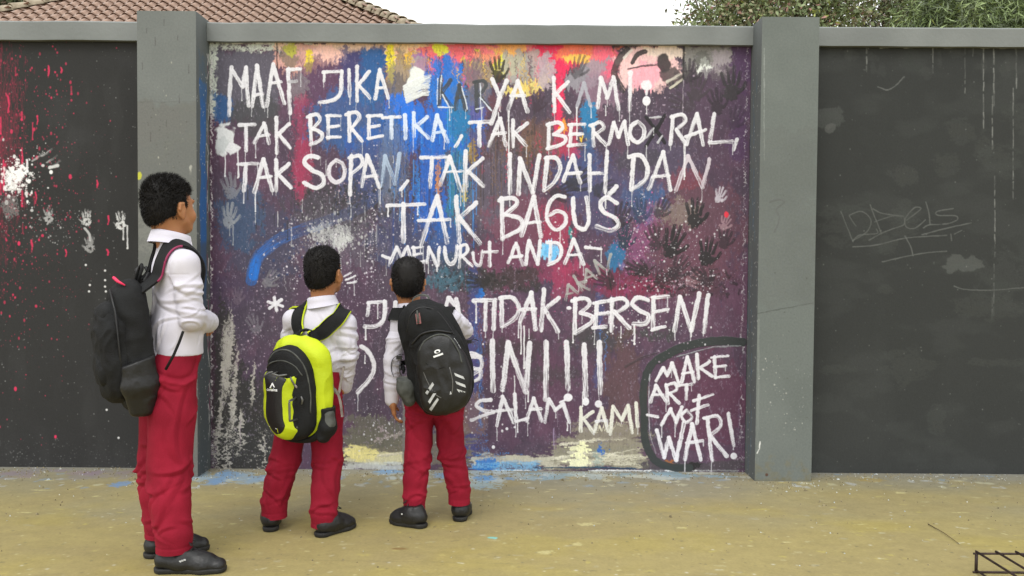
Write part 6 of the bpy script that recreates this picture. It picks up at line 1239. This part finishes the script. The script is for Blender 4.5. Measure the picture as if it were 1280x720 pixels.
def tile_mesh():
    V = []; Fs = []; prof = []
    for k in range(NS+1):
        u = k/NS; x = (u-.5)*TWd*1.12
        h_ = .045*math.sin(math.pi*min(u/.58, 1))**1.0 if u < .58 else -.018*math.sin(math.pi*(u-.58)/.42)
        prof.append((x, h_))
    for (y, dz) in ((0, .036), (.34, .0)):
        for th_ in (0, -.013):
            for x, h_ in prof: V.append((x, y, h_+dz+th_))
    n = NS+1
    for k in range(NS):
        Fs.append((k, k+1, 2*n+k+1, 2*n+k)); Fs.append((n+k+1, n+k, 3*n+k, 3*n+k+1)); Fs.append((n+k, n+k+1, k+1, k))
    Fs.append((0, 2*n, 3*n, n)); Fs.append((n-1, 2*n-1, 4*n-1, 3*n-1))
    me = bpy.data.meshes.new('roof_tile'); me.from_pydata(V, [], Fs); me.update(); me.materials.append(tilem)
    me.polygons.foreach_set('use_smooth', np.array([i % 3 != 2 and i < NS*3 for i in range(len(me.polygons))])); return me
tm = tile_mesh(); tv = np.array([v.co[:] for v in tm.vertices]); tfc = [tuple(p.vertices) for p in tm.polygons]
rg = np.random.RandomState(2); rest = MB(); near = []
rows = int(rid/math.cos(TH)/TEX)+1
for j in range(rows):
    yy = D0-.05+j*TEX*math.cos(TH); zz = z_e+(yy-D0)*tt
    xa, xb = eL+(yy-D0)+.1, eR-(yy-D0)-.1
    for i in range(int((xb-xa)/TWd)+1):
        x = math.ceil(xa/TWd)*TWd+i*TWd
        if x > xb: break
        Mx = Matrix.Translation((x+rg.uniform(-.004, .004), yy, zz+.015+rg.uniform(-.004, .004))) @ Matrix.Rotation(TH+rg.uniform(-.012, .012), 4, 'X') @ Matrix.Rotation(rg.uniform(-.015, .015), 4, 'Y')
        d = np.array([x, yy+.1, zz+.1])-CAM; zc = d@fw; py = 360-F*(d@CU)/zc; px = 640+F*(d@CR)/zc
        if -8 < py < 42 and -14 < px < 535: near.append((abs(py-16), Mx))
        else: near.append((1e3, Mx))
# tiles of the hidden side and rear slopes too
near.sort(key=lambda t: t[0])
cnt = 0
for dd, Mx in near:
    if dd < 1e3 and cnt < 300:
        o = bpy.data.objects.new('roof_tile', tm); COL.objects.link(o); o.parent = rf; o.matrix_basis = Mx; cnt += 1
    else: rest.add([tuple(Mx @ Vector(v)) for v in tv], tfc)
def side_slope(side):
    for j in range(rows):
        off = j*TEX*math.cos(TH); z = z_e+off*tt
        y0_, y1_ = D0+off+.1, D0+DEP-off-.1; n_ = int((y1_-y0_)/TWd)
        for i in range(n_):
            y = y0_+i*TWd; x = eR-off+.05 if side > 0 else eL+off-.05
            Mx = Matrix.Translation((x, y, z+.015)) @ Matrix.Rotation(math.pi/2*side, 4, 'Z') @ Matrix.Rotation(TH, 4, 'X'); rest.add([tuple(Mx @ Vector(v)) for v in tv], tfc)
side_slope(1); side_slope(-1)
o = rest.build('roof_tiles', tilem, rf, True); o['kind'] = 'stuff'
# hip caps
capV = []; 
for yv, rr_ in ((0, .165), (.38, .125)):
    for th_ in (0, -.016):
        for k in range(9): a = math.pi*k/8; capV.append((math.cos(a)*(rr_+th_), yv, math.sin(a)*(rr_+th_)*.85))
capF = []
for k in range(8): capF += [(k, k+1, 18+k+1, 18+k), (9+k+1, 9+k, 27+k, 27+k+1), (9+k, 9+k+1, k+1, k)]
cm = bpy.data.meshes.new('hip_cap'); cm.from_pydata(capV, [], capF); cm.materials.append(ridgem); cm.polygons.foreach_set('use_smooth', np.ones(len(cm.polygons), bool))
def hip(x, sx):
    dirv = Vector((sx, 1, tt)); L = rid*dirv.length; dirv.normalize(); n_ = int(L/.30)
    yaw = math.atan2(-sx, 1); pit = math.asin(dirv.z)
    for i in range(n_):
        p = Vector((x, D0, z_e+.045))+dirv*(i*.30); Mx = Matrix.Translation(p) @ Matrix.Rotation(yaw, 4, 'Z') @ Matrix.Rotation(pit-.05, 4, 'X')
        o = bpy.data.objects.new('hip_cap', cm); COL.objects.link(o); o.parent = rf; o.matrix_basis = Mx
hip(eL, 1); hip(eR, -1)
for i in range(int((eR-eL-2*rid)/.3)):
    p = Vector((eL+rid+i*.3, D0+rid, z_e+rid*tt+.03)); o = bpy.data.objects.new('ridge_cap', cm); COL.objects.link(o); o.parent = rf; o.matrix_basis = Matrix.Translation(p) @ Matrix.Rotation(-math.pi/2, 4, 'Z')
print('house', time.time()-T0)
# ================= trees behind the wall
bark = mat('bark', (96, 84, 70), .9, (62, 54, 46), 12, .8, 30)
def leafmat(name, c1, c2, c3=None):
    m = mat(name, c1, .55, c2, 2.2, contrast=(.3, .7), spec=.35); b = m.node_tree.nodes['Principled BSDF']
    b.inputs['Transmission Weight'].default_value = 0; b.inputs['Subsurface Weight'].default_value = 0
    return m
def tree(loc, label, h, blobs, n, ls, mats, trunk_r=.12, seed=1, narrow=.45, droop=0, cat='tree', per=40, clump=.28, group=None):
    rg = np.random.RandomState(seed); root = empty('tree', (loc[0], loc[1], 0), label, cat, group); root['group'] = 'trees behind the wall'; L0 = np.array([loc[0], loc[1], 0.])
    b = MB(); top = h*.72; tp = [tuple(L0+[math.sin(i*1.3+seed)*.06*i*.3, math.cos(i*1.7)*.05*i*.3, top*i/6]) for i in range(7)]; b.tube(tp, [trunk_r*(1-.11*i) for i in range(7)], 10)
    b.build('trunk', bark, root, True)
    for bl in blobs:
        c = L0+np.array(bl[:3]); s_ = np.array(tp[rg.randint(3, 6)]); mid = (s_+c)/2+[0, 0, .15*rg.rand()]; MB().tube([tuple(s_), tuple(mid), tuple(c), tuple(c+(c-mid)*.4)], [trunk_r*.42, trunk_r*.28, trunk_r*.14, trunk_r*.05], 7).build('limb', bark, root, True)
    tot = sum(b_[3]**2 for b_ in blobs)
    for mi, (m, share) in enumerate(mats):
        VV = []; QQ = []; N_ = int(n*share); base = 0
        C = []; 
        for b_ in blobs:
            k = max(2, int(N_/per*b_[3]**2/tot)); d = rg.randn(k, 3); d /= np.linalg.norm(d, axis=1)[:, None]; r = b_[3]*(rg.rand(k)**.45)*(.75+.5*rg.rand(k)); C.append(L0+np.array(b_[:3])+d*r[:, None]*[1, 1, .8])
        C = np.concatenate(C); P_ = np.repeat(C, per, 0)+rg.randn(len(C)*per, 3)*clump*np.array([1, 1, .7]); k = len(P_)
        out_ = P_-np.repeat(C, per, 0); out_ /= np.linalg.norm(out_, axis=1)[:, None]+1e-9
        d = out_*.7+rg.randn(k, 3)*.7+np.array([0, 0, -droop]); d /= np.linalg.norm(d, axis=1)[:, None]; sd = np.cross(d, rg.randn(k, 3)); sd /= np.linalg.norm(sd, axis=1)[:, None]; nn = np.cross(d, sd)
        l = ls*(.6+.8*rg.rand(k))[:, None]; w = l*narrow*.5; V4 = [P_, P_+d*l*.45+sd*w+nn*l*.05, P_+d*l-nn*l*.10, P_+d*l*.45-sd*w+nn*l*.05]
        V = np.stack(V4, 1).reshape(-1, 3); Q = np.arange(4*k).reshape(-1, 4); o = mesh('crown', V, Q, m, root, smooth=False); o['kind'] = 'stuff'
    return root
lg = leafmat('leaf_mid_green', (150, 164, 118), (112, 124, 88)); lo_ = leafmat('leaf_olive', (156, 152, 116), (120, 116, 90)); lp = leafmat('leaf_pinkish', (196, 150, 140), (160, 120, 112)); ly = leafmat('leaf_yellow_green', (186, 192, 110), (150, 160, 90)); lb = leafmat('leaf_brownish', (146, 128, 112), (110, 98, 86)); lf2 = leafmat('needle_green', (172, 188, 132), (132, 152, 104)); lf3 = leafmat('needle_dark', (124, 134, 106), (92, 102, 82))
def bl(px, py, Y, r, loc): p = at(px, py, Y); return (p[0]-loc[0], p[1]-loc[1], p[2], r)
Y1 = 5.0; l1 = at(960, 20, Y1)
tree((l1[0], l1[1]), 'leafy tree with olive and pinkish leaves behind the wall and the right pillar', 4.2, [bl(x, y, Y1+dy, r, l1) for x, y, dy, r in ((905, 20, 0, .34), (880, 34, .2, .22), (930, 0, .2, .45), (965, 14, -.2, .42), (1000, -6, .1, .48), (1030, 22, 0, .36), (950, -50, .3, .7), (1020, -60, 0, .65), (890, -22, .3, .3), (950, 60, .2, .6), (1010, 66, .2, .6), (1048, 10, .3, .26))], 27000, .055, ((lg, .56), (lo_, .28), (lp, .05), (lb, .05), (ly, .06)), .1, 3, .5, clump=.15, per=30)
l2 = at(1100, 20, 6.5)
tree((l2[0], l2[1]), 'thin brown twigged tree with much sky between its leaves behind the wall', 4.6, [bl(x, y, 6.5+dy, r, l2) for x, y, dy, r in ((1080, 20, 0, .3), (1105, 5, 0, .32), (1120, 30, .2, .34), (1140, 12, .1, .36), (1062, 8, .3, .2), (1130, -30, .3, .5), (1085, -40, 0, .4), (1150, 36, .1, .3), (1110, 70, .2, .5))], 9000, .062, ((lb, .3), (lg, .4), (lo_, .3)), .08, 7, .5, clump=.17, per=22)
l3 = at(1200, 20, 5.2)
tree((l3[0], l3[1]), 'dense feathery light green tree behind the wall just right of the thin twiggy tree', 4.4, [bl(x, y, 5.2+dy, r, l3) for x, y, dy, r in ((1160, 24, 0, .28), (1182, 8, -.1, .36), (1215, 24, -.2, .34), (1206, 0, .2, .4), (1240, 30, 0, .32), (1180, -40, 0, .5), (1230, -40, .2, .5), (1170, 60, .2, .4), (1220, 66, .2, .5))], 22000, .13, ((lf2, .5), (lf3, .42), (ly, .08)), .1, 11, .09, .45, clump=.12, per=46)
l4 = at(1275, 20, 5.0)
tree((l4[0], l4[1]), 'fine leaved light green tree at the far right behind the wall', 4.6, [bl(x, y, 5.0+dy, r, l4) for x, y, dy, r in ((1258, 14, 0, .32), (1285, 6, 0, .4), (1275, 34, .2, .34), (1310, 20, 0, .4), (1290, -40, 0, .6), (1350, 0, .2, .6), (1265, 60, .2, .4), (1330, 60, .2, .5))], 20000, .12, ((lf2, .6), (lf3, .3), (lg, .1)), .1, 17, .1, .45, clump=.12, per=46)
l5 = at(10, -10, 24)
tree((l5[0], l5[1]), 'dark tree top showing above the left hip of the tiled roof', 9, [bl(x, y, 24+dy, r, l5) for x, y, dy, r in ((8, -8, 0, 1.0), (30, -26, 0, 1.0), (-30, -10, 1, 1.4), (0, -60, 0, 1.6))], 9000, .22, ((lf3, .7), (lb, .3)), .25, 23, .5, clump=.4, per=30)
print('done', time.time()-T0, sum(len(o.data.polygons) for o in SC.objects if o.type == 'MESH'))
